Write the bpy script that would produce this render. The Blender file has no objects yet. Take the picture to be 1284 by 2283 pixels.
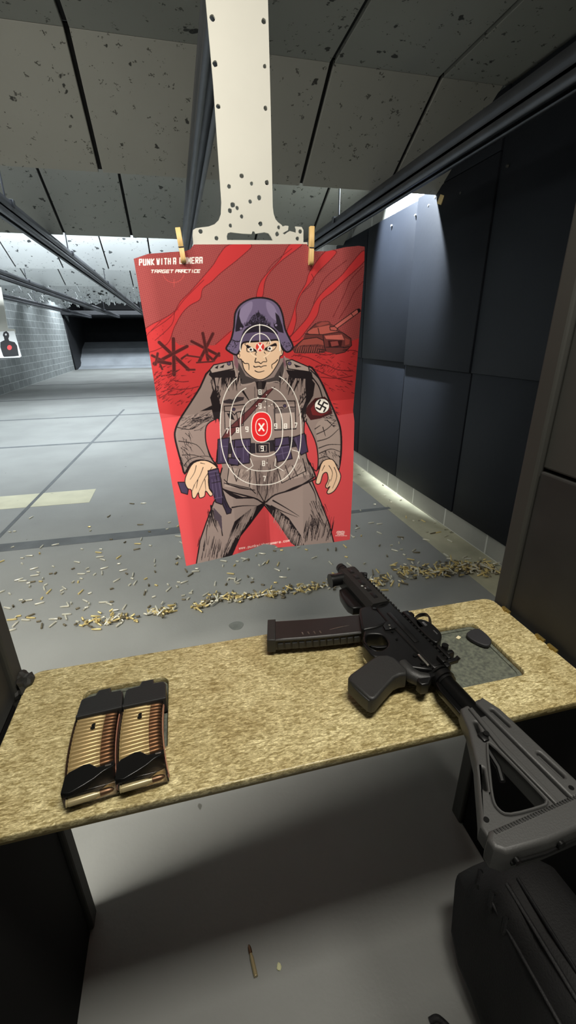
import bpy, bmesh, math, random
import numpy as np
from mathutils import Vector, Matrix
random.seed(7)
S = bpy.context.scene
COL = S.collection
# ------------------------------------------------------------------ camera
CAMZ = 1.30
FPX = 960.25; CX, CY = 642.0, 1141.5
PITCH, YAW, ROLL = -0.3892531, 0.23653666, -0.01028161
def basis():
    cy, sy = math.cos(YAW), math.sin(YAW)
    f = Vector((sy*math.cos(PITCH), cy*math.cos(PITCH), math.sin(PITCH)))
    r = Vector((cy, -sy, 0)); u = r.cross(f)
    r2 = r*math.cos(ROLL)+u*math.sin(ROLL); u2 = r2.cross(f)
    return r2, u2, f
RR, UU, FF = basis()
CP = Vector((0, 0, CAMZ))
def ray(x, y):
    return RR*((x-CX)/FPX) - UU*((y-CY)/FPX) + FF
def atz(x, y, z):
    r = ray(x, y); return CP + r*((z-CAMZ)/r.z)
def aty(x, y, Y):
    r = ray(x, y); return CP + r*(Y/r.y)
def atx(x, y, X):
    r = ray(x, y); return CP + r*(X/r.x)
cd = bpy.data.cameras.new('camera'); cam = bpy.data.objects.new('camera', cd); COL.objects.link(cam)
cd.sensor_fit = 'HORIZONTAL'; cd.sensor_width = 36; cd.lens = FPX/1284*36; cd.clip_start = 0.02; cd.clip_end = 200
m = Matrix((RR, UU, -FF)).transposed().to_4x4(); m.translation = CP; cam.matrix_world = m
S.camera = cam
S.view_settings.view_transform = 'Standard'; S.view_settings.look = 'None'
S.view_settings.gamma = 1; S.view_settings.use_curve_mapping = False
# ------------------------------------------------------------------ materials
def lin(c):
    return tuple(((v/255)/12.92 if v/255 <= .04045 else ((v/255+.055)/1.055)**2.4) for v in c)
def mat(name, rgb, rough=.6, metal=0., var=0., vscale=8., bump=0., bscale=60., rgb2=None, spec=None, coat=0., stretch=(1,1,1), detail=5):
    m = bpy.data.materials.new(name); m.use_nodes = True
    nt = m.node_tree; b = nt.nodes['Principled BSDF']
    c = lin(rgb)
    b.inputs['Base Color'].default_value = (*c, 1); b.inputs['Roughness'].default_value = rough; b.inputs['Metallic'].default_value = metal
    if spec is not None: b.inputs['Specular IOR Level'].default_value = spec
    if coat: b.inputs['Coat Weight'].default_value = coat; b.inputs['Coat Roughness'].default_value = .25
    tc = nt.nodes.new('ShaderNodeTexCoord'); mp = nt.nodes.new('ShaderNodeMapping'); mp.inputs['Scale'].default_value = stretch
    nt.links.new(tc.outputs['Object'], mp.inputs['Vector'])
    if var or rgb2:
        n = nt.nodes.new('ShaderNodeTexNoise'); n.inputs['Scale'].default_value = vscale; n.inputs['Detail'].default_value = detail
        nt.links.new(mp.outputs[0], n.inputs['Vector'])
        r = nt.nodes.new('ShaderNodeValToRGB'); r.color_ramp.elements[0].position = .35; r.color_ramp.elements[1].position = .65
        d = lin(rgb2) if rgb2 else tuple(v*(1+var) for v in c)
        e = c if rgb2 else tuple(v*(1-var) for v in c)
        r.color_ramp.elements[0].color = (*e, 1); r.color_ramp.elements[1].color = (*d, 1)
        nt.links.new(n.outputs['Fac'], r.inputs[0]); nt.links.new(r.outputs[0], b.inputs['Base Color'])
        m['ramp'] = r.name
    if bump:
        n2 = nt.nodes.new('ShaderNodeTexNoise'); n2.inputs['Scale'].default_value = bscale; n2.inputs['Detail'].default_value = 4
        nt.links.new(mp.outputs[0], n2.inputs['Vector'])
        bp = nt.nodes.new('ShaderNodeBump'); bp.inputs['Strength'].default_value = bump; bp.inputs['Distance'].default_value = .002
        nt.links.new(n2.outputs['Fac'], bp.inputs['Height']); nt.links.new(bp.outputs[0], b.inputs['Normal'])
    return m
def speckle(m, scale, thr, dark, seed=0.0, soft=.03):
    """dark pock marks of irregular size mixed over the base colour"""
    nt = m.node_tree; b = nt.nodes['Principled BSDF']
    tc = nt.nodes.new('ShaderNodeTexCoord'); mp = nt.nodes.new('ShaderNodeMapping'); mp.inputs['Location'].default_value = (seed, seed*.7, seed*.3)
    nt.links.new(tc.outputs['Object'], mp.inputs['Vector'])
    dn = nt.nodes.new('ShaderNodeTexNoise'); dn.inputs['Scale'].default_value = scale*2.3
    nt.links.new(mp.outputs[0], dn.inputs['Vector'])
    ad = nt.nodes.new('ShaderNodeMix'); ad.data_type = 'VECTOR'; ad.inputs[0].default_value = .06
    nt.links.new(mp.outputs[0], ad.inputs[4]); nt.links.new(dn.outputs['Color'], ad.inputs[5])
    v = nt.nodes.new('ShaderNodeTexVoronoi'); v.inputs['Scale'].default_value = scale
    nt.links.new(ad.outputs[1], v.inputs['Vector'])
    # per-cell random radius
    sep = nt.nodes.new('ShaderNodeSeparateColor'); nt.links.new(v.outputs['Color'], sep.inputs[0])
    mu = nt.nodes.new('ShaderNodeMath'); mu.operation = 'POWER'; mu.inputs[1].default_value = 3
    nt.links.new(sep.outputs[0], mu.inputs[0])
    mu2 = nt.nodes.new('ShaderNodeMath'); mu2.operation = 'MULTIPLY'; mu2.inputs[1].default_value = thr
    nt.links.new(mu.outputs[0], mu2.inputs[0])
    sb = nt.nodes.new('ShaderNodeMath'); sb.operation = 'SUBTRACT'; nt.links.new(mu2.outputs[0], sb.inputs[0]); nt.links.new(v.outputs['Distance'], sb.inputs[1])
    dv = nt.nodes.new('ShaderNodeMath'); dv.operation = 'DIVIDE'; dv.use_clamp = True; dv.inputs[1].default_value = soft
    nt.links.new(sb.outputs[0], dv.inputs[0])
    mx = nt.nodes.new('ShaderNodeMix'); mx.data_type = 'RGBA'
    inp = b.inputs['Base Color']
    if inp.links: nt.links.new(inp.links[0].from_socket, mx.inputs[6])
    else: mx.inputs[6].default_value = inp.default_value[:]
    mx.inputs[7].default_value = (*lin(dark), 1)
    nt.links.new(dv.outputs[0], mx.inputs[0]); nt.links.new(mx.outputs[2], inp)
    return m
# ------------------------------------------------------------------ object helpers
def tag(o, label=None, cat=None, group=None, kind=None):
    if label: o['label'] = label
    if cat: o['category'] = cat
    if group: o['group'] = group
    if kind: o['kind'] = kind
    return o
def empty(name, loc, rot=(0,0,0), label=None, cat=None, group=None):
    o = bpy.data.objects.new(name, None); o.empty_display_size = .05; COL.objects.link(o); o.location = loc; o.rotation_euler = rot
    return tag(o, label, cat, group)
def link(name, me, mt, parent=None, loc=(0,0,0), rot=(0,0,0), smooth=None):
    o = bpy.data.objects.new(name, me); COL.objects.link(o)
    if mt is not None:
        for x in (mt if isinstance(mt, (list, tuple)) else [mt]): me.materials.append(x)
    o.location = loc; o.rotation_euler = rot
    if parent: o.parent = parent
    if smooth:
        me.polygons.foreach_set('use_smooth', [True]*len(me.polygons))
        try: me.set_sharp_from_angle(angle=math.radians(smooth))
        except Exception: pass
    return o
def bmobj(name, bm, mt, parent=None, loc=(0,0,0), rot=(0,0,0), smooth=None):
    me = bpy.data.meshes.new(name); bmesh.ops.recalc_face_normals(bm, faces=bm.faces[:]); bm.to_mesh(me); bm.free()
    return link(name, me, mt, parent, loc, rot, smooth)
def bx(bm, lo, hi, bev=0., mi=0, M=None, seg=2):
    x0,y0,z0 = lo; x1,y1,z1 = hi
    c = Vector(((x0+x1)/2,(y0+y1)/2,(z0+z1)/2))
    r = bmesh.ops.create_cube(bm, size=1)
    vs = r['verts']
    for v in vs: v.co = Vector((v.co.x*(x1-x0), v.co.y*(y1-y0), v.co.z*(z1-z0)))+c
    fs = set(f for v in vs for f in v.link_faces)
    if bev:
        es = list(set(e for v in vs for e in v.link_edges))
        g = bmesh.ops.bevel(bm, geom=es, offset=bev, segments=seg, affect='EDGES', profile=.5)
        fs = set(g['faces']) | set(f for v in g['verts'] for f in v.link_faces)
        vs = list(set(v for f in fs for v in f.verts))
    for f in fs: f.material_index = mi
    if M is not None: bmesh.ops.transform(bm, matrix=M, verts=vs)
    return vs
def cyl(bm, a, b, r, r2=None, n=20, mi=0, caps=True):
    a = Vector(a); b = Vector(b); d = b-a
    q = Vector((0,0,1)).rotation_difference(d.normalized()).to_matrix().to_4x4()
    g = bmesh.ops.create_cone(bm, cap_ends=caps, segments=n, radius1=r, radius2=r if r2 is None else r2, depth=d.length, matrix=Matrix.Translation((a+b)/2) @ q)
    for v in g['verts']:
        for f in v.link_faces: f.material_index = mi
    return g['verts']
def lathe(bm, prof, n=16, M=None, mi=0):
    """prof: list of (r, z) revolved about local z"""
    rings = []
    for r, z in prof:
        if r < 1e-6: rings.append([bm.verts.new((0,0,z))])
        else: rings.append([bm.verts.new((r*math.cos(2*math.pi*k/n), r*math.sin(2*math.pi*k/n), z)) for k in range(n)])
    for A, B in zip(rings, rings[1:]):
        for k in range(n):
            k2 = (k+1) % n
            if len(A) == 1 and len(B) == 1: continue
            if len(A) == 1: f = bm.faces.new((A[0], B[k2], B[k]))
            elif len(B) == 1: f = bm.faces.new((A[k], A[k2], B[0]))
            else: f = bm.faces.new((A[k], A[k2], B[k2], B[k]))
            f.material_index = mi
    vs = [v for R in rings for v in R]
    if M is not None: bmesh.ops.transform(bm, matrix=M, verts=vs)
    return vs
def tube(bm, pts, r, n=8, mi=0, closed=False, rs=None, flat=1.0):
    pts = [Vector(p) for p in pts]; N = len(pts); rings = []
    up = Vector((0,0,1)); prev = None
    for i, p in enumerate(pts):
        if closed: t = (pts[(i+1) % N]-pts[i-1]).normalized()
        else: t = (pts[min(i+1,N-1)]-pts[max(i-1,0)]).normalized()
        if prev is None:
            a = t.cross(up)
            if a.length < .1: a = t.cross(Vector((1,0,0)))
        else: a = prev - t*prev.dot(t)
        a.normalize(); prev = a; b = t.cross(a); rad = rs[i] if rs else r
        rings.append([bm.verts.new(p + a*rad*math.cos(2*math.pi*k/n) + b*rad*flat*math.sin(2*math.pi*k/n)) for k in range(n)])
    seq = list(zip(rings, rings[1:]))
    if closed: seq.append((rings[-1], rings[0]))
    for A, B in seq:
        for k in range(n):
            f = bm.faces.new((A[k], A[(k+1) % n], B[(k+1) % n], B[k])); f.material_index = mi
    if not closed:
        for R in (rings[0], rings[-1]):
            f = bm.faces.new(R); f.material_index = mi
def smoothp(pts, closed=False, k=4):
    P = [np.array(p, float) for p in pts]; n = len(P); out = []
    rng = range(n if closed else n-1)
    for i in rng:
        p1 = P[i]; p2 = P[(i+1) % n]
        p0 = P[i-1] if (closed or i > 0) else p1
        p3 = P[(i+2) % n] if (closed or i+2 < n) else p2
        for j in range(k):
            t = j/k
            out.append(tuple(.5*((2*p1)+(-p0+p2)*t+(2*p0-5*p1+4*p2-p3)*t*t+(-p0+3*p1-3*p2+p3)*t**3)))
    if not closed: out.append(tuple(P[-1]))
    return out
def prism_mesh(outer, holes=(), z0=0., z1=.01, bev=0., res=2):
    cu = bpy.data.curves.new('tmp', 'CURVE'); cu.dimensions = '2D'; cu.fill_mode = 'BOTH'
    for pl in [outer]+list(holes):
        s = cu.splines.new('POLY'); s.points.add(len(pl)-1)
        for i, p in enumerate(pl): s.points[i].co = (p[0], p[1], 0, 1)
        s.use_cyclic_u = True
    h = (z1-z0)/2
    cu.extrude = max(h-bev, 1e-5); cu.bevel_depth = bev; cu.bevel_resolution = res; cu.offset = -bev
    ob = bpy.data.objects.new('tmp', cu)
    COL.objects.link(ob)
    dg = bpy.context.evaluated_depsgraph_get(); dg.update()
    me = bpy.data.meshes.new_from_object(ob.evaluated_get(dg))
    me.transform(Matrix.Translation((0,0,(z0+z1)/2)))
    bpy.data.objects.remove(ob); bpy.data.curves.remove(cu)
    me.materials.clear()
    return me
def prism(name, outer, z0, z1, mt, parent=None, holes=(), bev=0., M=None, smooth=35, loc=(0,0,0), rot=(0,0,0)):
    me = prism_mesh(outer, holes, z0, z1, bev)
    if M is not None: me.transform(M)
    me.name = name
    return link(name, me, mt, parent, loc, rot, smooth)
def rrect(x0, y0, x1, y1, r, n=5):
    out = []
    for cx, cy, a0 in ((x1-r,y1-r,0),(x0+r,y1-r,90),(x0+r,y0+r,180),(x1-r,y0+r,270)):
        for k in range(n+1):
            a = math.radians(a0+90*k/n); out.append((cx+r*math.cos(a), cy+r*math.sin(a)))
    return out
def circ(x, y, r, n=10, jit=0.):
    return [(x+r*(1+random.uniform(-jit,jit))*math.cos(2*math.pi*k/n), y+r*(1+random.uniform(-jit,jit))*math.sin(2*math.pi*k/n)) for k in range(n)]
def copy_tree(o, parent=None):
    c = o.copy(); COL.objects.link(c); c.parent = parent
    for ch in o.children: copy_tree(ch, c)
    return c
def yzplane(Y):
    """local (x,y,z) -> world (x, Y - z, y): a drawing in x/z standing at depth Y, thickness towards the shooter"""
    return Matrix(((1,0,0,0),(0,0,-1,Y),(0,1,0,0),(0,0,0,1)))
# ------------------------------------------------------------------ room materials
M_floor = mat('concrete_floor', (136,138,135), .55, var=.10, vscale=1.4, bump=.25, bscale=90)
speckle(M_floor, 9, .10, (95,95,90), 3.1)
M_paint = mat('cream_floor_paint', (196,194,168), .6, var=.08, vscale=5)
speckle(M_paint, 14, .16, (140,138,118), 5.2)
M_gut = mat('cream_bare_concrete', (172,170,146), .7, var=.16, vscale=4, bump=.3)
speckle(M_gut, 11, .2, (120,118,98), 1.2)
M_joint = mat('dark_joint_filler', (92,96,98), .7, var=.15, vscale=6)
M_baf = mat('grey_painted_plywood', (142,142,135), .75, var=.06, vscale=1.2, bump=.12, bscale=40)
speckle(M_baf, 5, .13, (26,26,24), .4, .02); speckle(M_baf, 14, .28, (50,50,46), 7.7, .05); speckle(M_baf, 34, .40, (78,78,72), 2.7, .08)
M_bafw = mat('lit_pocked_plywood', (202,206,206), .7, var=.05, vscale=1.2)  # same plywood as the near baffles, lamp light put into its paler tone
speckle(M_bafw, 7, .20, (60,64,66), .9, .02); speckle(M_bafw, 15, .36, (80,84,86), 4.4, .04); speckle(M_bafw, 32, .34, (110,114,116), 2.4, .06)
M_bafx = mat('heavily_shot_plywood', (202,206,206), .7, var=.05, vscale=1.2)  # keeps the pale lit tone, with heavier bullet damage
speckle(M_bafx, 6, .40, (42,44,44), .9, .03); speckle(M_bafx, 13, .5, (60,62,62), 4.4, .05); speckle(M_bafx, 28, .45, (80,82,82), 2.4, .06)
M_black = mat('black_gap', (8,8,8), .9)
M_rub = mat('black_rubber', (18,21,27), .55, spec=.22, var=.12, vscale=2.2, bump=.25, bscale=35)
M_rubd = mat('charcoal_divider_board', (56,56,52), .7, var=.08, vscale=3, bump=.15, bscale=40)
M_rubd2 = mat('scuffed_charcoal_rubber', (40,40,38), .65, var=.3, vscale=7, bump=.4, bscale=25)
M_steel = mat('galvanised_rail_steel', (92,94,99), .42, .8, var=.12, vscale=6)
M_trap = mat('dark_trap_steel', (30,31,34), .6, .3, var=.2, vscale=2)
M_berm = mat('grey_rubber_berm', (160,166,172), .8, var=.12, vscale=1.5)
M_lamp = mat('lamp_housing', (210,212,214), .4)
def block_mat(name, c, mortar, sx=.4, sz=.2, msize=.008):
    m = bpy.data.materials.new(name); m.use_nodes = True; nt = m.node_tree; b = nt.nodes['Principled BSDF']; b.inputs['Roughness'].default_value = .8
    tc = nt.nodes.new('ShaderNodeTexCoord'); sp = nt.nodes.new('ShaderNodeSeparateXYZ'); cb = nt.nodes.new('ShaderNodeCombineXYZ')
    nt.links.new(tc.outputs['Object'], sp.inputs[0]); nt.links.new(sp.outputs['Y'], cb.inputs['X']); nt.links.new(sp.outputs['Z'], cb.inputs['Y'])
    br = nt.nodes.new('ShaderNodeTexBrick'); br.inputs['Scale'].default_value = 1; br.inputs['Brick Width'].default_value = sx; br.inputs['Row Height'].default_value = sz
    br.inputs['Mortar Size'].default_value = msize; br.inputs['Mortar Smooth'].default_value = .3
    br.inputs['Color1'].default_value = (*lin(c),1); br.inputs['Color2'].default_value = (*[v*.86 for v in lin(c)],1); br.inputs['Mortar'].default_value = (*lin(mortar),1)
    n = nt.nodes.new('ShaderNodeTexNoise'); n.inputs['Scale'].default_value = 3; n.inputs['Detail'].default_value = 6
    nt.links.new(tc.outputs['Object'], n.inputs['Vector']); nt.links.new(cb.outputs[0], br.inputs['Vector'])
    mx = nt.nodes.new('ShaderNodeMix'); mx.data_type = 'RGBA'; mx.blend_type = 'MULTIPLY'; mx.inputs[0].default_value = .45
    nt.links.new(br.outputs['Color'], mx.inputs[6]); nt.links.new(n.outputs['Fac'], mx.inputs[7])
    nt.links.new(mx.outputs[2], b.inputs['Base Color'])
    return m
M_blockL = block_mat('grey_block_wall', (150,156,156), (205,210,210))
M_blockR = block_mat('pale_block_wall', (168,168,160), (214,214,206), sx=.46, sz=.3)
def structure(o, label=None): o['kind'] = 'structure'; return o
# ------------------------------------------------------------------ shell
WL, WR = -4.3, 1.78
YB, YF = -1.6, 21.8
bm = bmesh.new(); bx(bm, (WL-.2, YB, -.1), (WR+.2, 26, 0)); structure(bmobj('floor', bm, M_floor))
bm = bmesh.new(); bx(bm, (WL-.2, YB, 0), (WL, YF, 3.3)); structure(bmobj('wall_left', bm, M_blockL))
bm = bmesh.new(); bx(bm, (WR, YB, 0), (WR+.2, 26, 3.3)); structure(bmobj('wall_right', bm, M_blockR))
bm = bmesh.new(); bx(bm, (WL-.2, YB-.15, 0), (WR+.2, YB, 3.3)); structure(bmobj('wall_back', bm, mat('back_wall_paint', (50,50,48), .8, var=.05)))
bm = bmesh.new(); bx(bm, (WL-.2, YB, 3.3), (WR+.2, 26, 3.4)); structure(bmobj('ceiling', bm, mat('dark_roof_deck', (60,60,58), .9)))
# floor marks
def slab(name, pts, z, mt):
    me = prism_mesh([(p[0],p[1]) for p in pts], (), z, z+.0012); return structure(link(name, me, mt))
slab('trim_1', [(WL,3.83),(-.84,3.73),(-.84,4.09),(WL,4.11)], .0003, M_paint)
slab('trim_2', [(WL,2.93),(.2,2.89),(1.56,2.93),(1.56,2.97),(.2,3.0),(WL,3.09)], .0003, M_joint)
slab('trim_3', [(1.52,YB),(WR,YB),(WR,16),(1.58,16),(1.53,3)], .0002, M_gut)
for i, y in enumerate((6.1, 8.3, 11.0, 14.5)):
    slab('trim_%d' % (4+i), [(WL,y),(1.53,y),(1.53,y+.07+.01*i),(WL,y+.07+.01*i)], .0002, M_joint)
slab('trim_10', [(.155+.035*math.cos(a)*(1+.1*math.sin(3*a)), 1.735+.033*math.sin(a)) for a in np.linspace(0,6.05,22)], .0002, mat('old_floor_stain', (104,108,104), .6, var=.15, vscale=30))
slab('trim_8', [(-1.36,3.09),(-1.33,3.09),(-1.06,9),(-1.1,9)], .0004, M_joint)
# ------------------------------------------------------------------ ceiling over the booths and hanging baffles
def baffle(idx, y0, z0, y1, z1, seams, mt, x0=WL, x1=1.735, ragged=False, sw=.022):
    """a sloping row of panels with dark joints, one object"""
    y0 *= KS; y1 *= KS; z0 = 1.3+(z0-1.3)*KS; z1 = 1.3+(z1-1.3)*KS; seams = [s*KS for s in seams if WL < s*KS < x1]
    bm = bmesh.new(); L = math.hypot(y1-y0, z1-z0); ang = math.atan2(z1-z0, y1-y0)
    M = Matrix.Translation((0,y0,z0)) @ Matrix.Rotation(ang, 4, 'X')
    xs = [x0]+sorted(seams)+[x1]
    if not ragged: bx(bm, (x0, .0, .022), (x1, L, .03), mi=1, M=M)
    for a, b in zip(xs, xs[1:]):
        lo = a + (sw/2 if a != x0 else 0); hi = b-(sw/2 if b != x1 else 0)
        if not ragged:
            bx(bm, (lo, 0, 0), (hi, L, .022), M=M, bev=.002, seg=1)
        else:
            x = lo; wk = random.uniform(0,.2)
            while x < hi-1e-4:
                w = min(random.uniform(.015,.05), hi-x); wk = max(0, min(.34, wk+random.choice((-.09,-.04,-.02,0,.02,.04,.08)))); cut = wk*ragged
                bx(bm, (x,0,0), (x+w, max(L-cut-random.uniform(0,.04), .05), .022), M=M); x += w
    o = bmobj('ceiling_baffle', bm, [mt, M_black]); structure(o); return o
KS = .915                      # ceiling drop relative to the eye height
zc = 1.30+1.26*KS
bm = bmesh.new()
xs = [WL]+[v*KS for v in (-3.98, -2.76, -1.54, -.325, .905, 1.515)]+[WR]
for a, b in zip(xs, xs[1:]):
    bx(bm, (a+.011, YB, zc), (b-.011, 2.71*KS, zc+.02), bev=.002, seg=1)
bx(bm, (WL, YB, zc+.02), (WR, 2.71*KS, zc+.03), mi=1)
structure(bmobj('ceiling_panels', bm, [M_baf, M_black]))
baffle(1, 2.71, 2.56, 3.30, 2.203, [-3.98, -2.76, -1.54, -.325, .905, 1.515], M_baf)
baffle(2, 4.45, 2.56, 5.16, 2.203, [-3.9, -3.3, -2.7, -2.1, -1.5, -.915, -.305, .305, .92, 1.5], M_baf)
b3 = [(6.85, 7.56), (9.2, 9.9), (11.6, 12.3), (14.2, 14.9)]
offs = [-.005, .3, .0, .25]
for i, (a, b) in enumerate(b3):
    sm = [-.21+.61*k+offs[i]*.5 for k in range(-6, 4) if WL < -.21+.61*k+offs[i]*.5 < 1.7]
    baffle(3+i, a, 2.56, b, 2.203, sm, M_bafw if i < 2 else M_bafx, ragged=(0 if i < 2 else .7 if i == 2 else 1.6), sw=.018)
baffle(7, 17.0, 2.56, 17.8, 2.25, [-3.2, -2.0, -.8, .4], M_bafx, ragged=2.0)
# ------------------------------------------------------------------ bullet trap at the far end
bm = bmesh.new()
prof = [(21.6,0), (22.3,.10), (22.9,.42), (23.0,.45), (23.6,.80), (23.7,.83), (24.6,1.08)]
for (ya, za), (yb, zb) in zip(prof, prof[1:]):
    vs = [bm.verts.new(p) for p in ((WL,ya,za),(WR,ya,za),(WR,yb,zb),(WL,yb,zb))]; bm.faces.new(vs)
structure(bmobj('trap_berm', bm, M_berm))
bm = bmesh.new()
vs = [bm.verts.new(p) for p in ((WL,24.6,1.08),(WR,24.6,1.08),(WR,25.8,2.6),(WL,25.8,2.6))]; bm.faces.new(vs)
bx(bm, (WL-.2, 25.8, 0), (WR+.2, 26, 3.3))
bx(bm, (WL, 20.5, 2.15), (WR, 25.8, 2.3))
bx(bm, (WL-.2, YF, 0), (WL, 26, 3.3))
structure(bmobj('wall_front', bm, M_trap))
bm = bmesh.new()   # slanted steel side plates of the trap
me = prism_mesh([(21.2,0),(22.6,0),(22.3,1.2),(21.9,1.75),(20.9,2.15),(20.7,2.15)], (), 0, .05)
me.transform(Matrix(((0,0,1,WL),(1,0,0,0),(0,1,0,0),(0,0,0,1))))
structure(link('trim_9', me, M_trap))
# ------------------------------------------------------------------ rubber sheets on the right wall
panels = []
XR = WR
def rub_panel(y0, y1, z0, z1, th, label):
    o = bpy.data.objects.new
    bm = bmesh.new(); bx(bm, (XR-th, y0, z0), (XR, y1, z1), bev=.006, seg=2)
    ob = bmobj('wall_panel', bm, M_rub, smooth=40); structure(ob); panels.append((y0, y1, z0, z1, ob))
    return ob
zs = 1.085
R_ = [
 (-.4, .9, .15, zs, .028, 'lower black rubber sheet on the right wall, hidden deepest behind the right booth divider'),
 (.908, 1.60, .15, zs, .028, 'lower black rubber sheet on the right wall directly behind the right divider edge'),
 (1.608, 2.415, .15, zs, .028, 'lower black rubber sheet on the right wall, nearest to the brass heap'),
 (2.425, 3.262, .15, zs, .03, 'lower blue-black rubber sheet under the brightly lit patch of the right wall'),
 (3.272, 4.12, .15, zs+.012, .028, 'lower rubber sheet on the right wall beside the poster edge'),
 (4.13, 4.95, .15, zs+.012, .028, 'lower rubber sheet on the right wall just hidden past the poster'),
 (1.0, 2.415, zs-.01, 2.44, .042, 'upper black unlit rubber sheet on the right wall nearest the booth'),
 (2.42, 3.255, zs-.01, 2.17, .05, 'upper rubber sheet crossed by the right edge of the light cone'),
 (2.42, 2.99, 2.172, 2.44, .05, 'narrow dark filler strip added over the spot-lit slit'),  # filler added to cover bare wall lit by the spot
 (3.262, 4.12, zs+.005, 2.16, .04, 'upper rubber sheet with the left edge of the light cone'),
 (4.13, 4.95, zs+.005, 2.16, .04, 'upper dark rubber sheet right of the poster beyond the light cone'),
]
for a in R_: rub_panel(*a)
for k, (px, py) in enumerate(((970,440),(955,458),(925,480),(872,503),(1026,430),(1111,376),(1130,370))):
    p = atx(px, py, WR-.05)
    bm = bmesh.new(); cyl(bm, (0,0,0), (-.008,0,0), .009, .006, n=12)
    near = k >= 4  # bolts outside the light cone get a shaded zinc colour, the others a lit one
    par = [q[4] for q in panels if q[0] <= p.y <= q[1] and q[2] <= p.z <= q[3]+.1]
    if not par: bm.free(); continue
    bmobj('bolt_head', bm, mat('lit_or_shaded_zinc', (200,205,210) if not near else (90,90,88), .35, .8), par[-1], loc=(WR-.045, p.y, p.z), smooth=40)
# a splinter of wood wedged by the baffle end
p = atx(988, 437, 1.74); bm = bmesh.new(); bx(bm, (-.004,-.02,-.025), (.004,.02,.025), bev=.002)
wc = tag(bmobj('wood_chip', bm, mat('raw_wood', (190,170,120), .7, var=.1), loc=(1.7255, p.y, p.z-.02), rot=(.4,.1,.2)), 'tiny pale wood chip wedged above the lit rubber sheet', 'chip')
# ------------------------------------------------------------------ target rails
def rail(x, y0, y1, label, z=2.0, hang=()):
    t = empty('target_rail', (x, y0, z), label=label, cat='rail', group='overhead target rails')
    w, h = .036, .10
    pr = [(-w,0),(-w+.022,0),(-w+.022,.006),(-w+.006,.006),(-w+.006,.045),(-.008,.05),(-.008,.07),(-w,.075),(-w,h),(w,h),(w,.075),(.008,.07),(.008,.05),(w-.006,.045),(w-.006,.006),(w-.022,.006),(w-.022,0),(w,0),(w,.012),(w+.004,.02),(w,.03),(-w,.03),(-w-.004,.02),(-w,.012)]
    pr = [(-w,0),(-w+.022,0),(-w+.022,.006),(-w+.006,.006),(-w+.006,.048),(w-.006,.048),(w-.006,.006),(w-.022,.006),(w-.022,0),(w,0),(w,.028),(w-.006,.036),(w-.006,.058),(w,.066),(w,h),(-w,h),(-w,.066),(-w+.006,.058),(-w+.006,.036),(-w,.028)]
    me = prism_mesh(pr, (), 0, y1-y0); me.transform(Matrix(((1,0,0,0),(0,0,1,0),(0,1,0,0),(0,0,0,1))))
    link('channel', me, M_steel, t)
    for yy in hang:
        bm = bmesh.new(); bx(bm, (-w-.012, yy-y0-.02, h-.03), (w+.012, yy-y0+.02, h+.012), bev=.002, seg=1)
        cyl(bm, (0,yy-y0,h+.01), (0,yy-y0,3.3-z), .006, n=8)
        bmobj('hanger_rod', bm, M_steel, t, smooth=40)
    return t
HY = (3.6, 5.4, 8.0, 12.5, 16)
rail(.188, 1.39, 20, 'dark overhead target rail directly behind the white target hanger', hang=HY[1:])
rail(1.28, 0.3, 20, 'overhead rail running along the right wall side toward the upper right corner', hang=HY)
rail(-.95, 1.2, 20, 'nearest overhead rail left of the poster, entering at the left frame edge', hang=HY)
rail(-2.06, 1.2, 20, 'second overhead rail left of the poster', hang=HY)
rail(-3.12, 1.2, 20, 'farthest left overhead rail above the block wall', hang=HY)
# light tubes hidden above the baffles
def area(name, loc, sx, sy, power, col, rot):
    l = bpy.data.lights.new(name, 'AREA'); l.shape = 'RECTANGLE'; l.size = sx; l.size_y = sy; l.energy = power; l.color = col
    o = bpy.data.objects.new(name, l); COL.objects.link(o); o.location = loc; o.rotation_euler = rot; return o
COOL = (.86,.94,1.0); WARM = (1.0,.955,.86)
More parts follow.
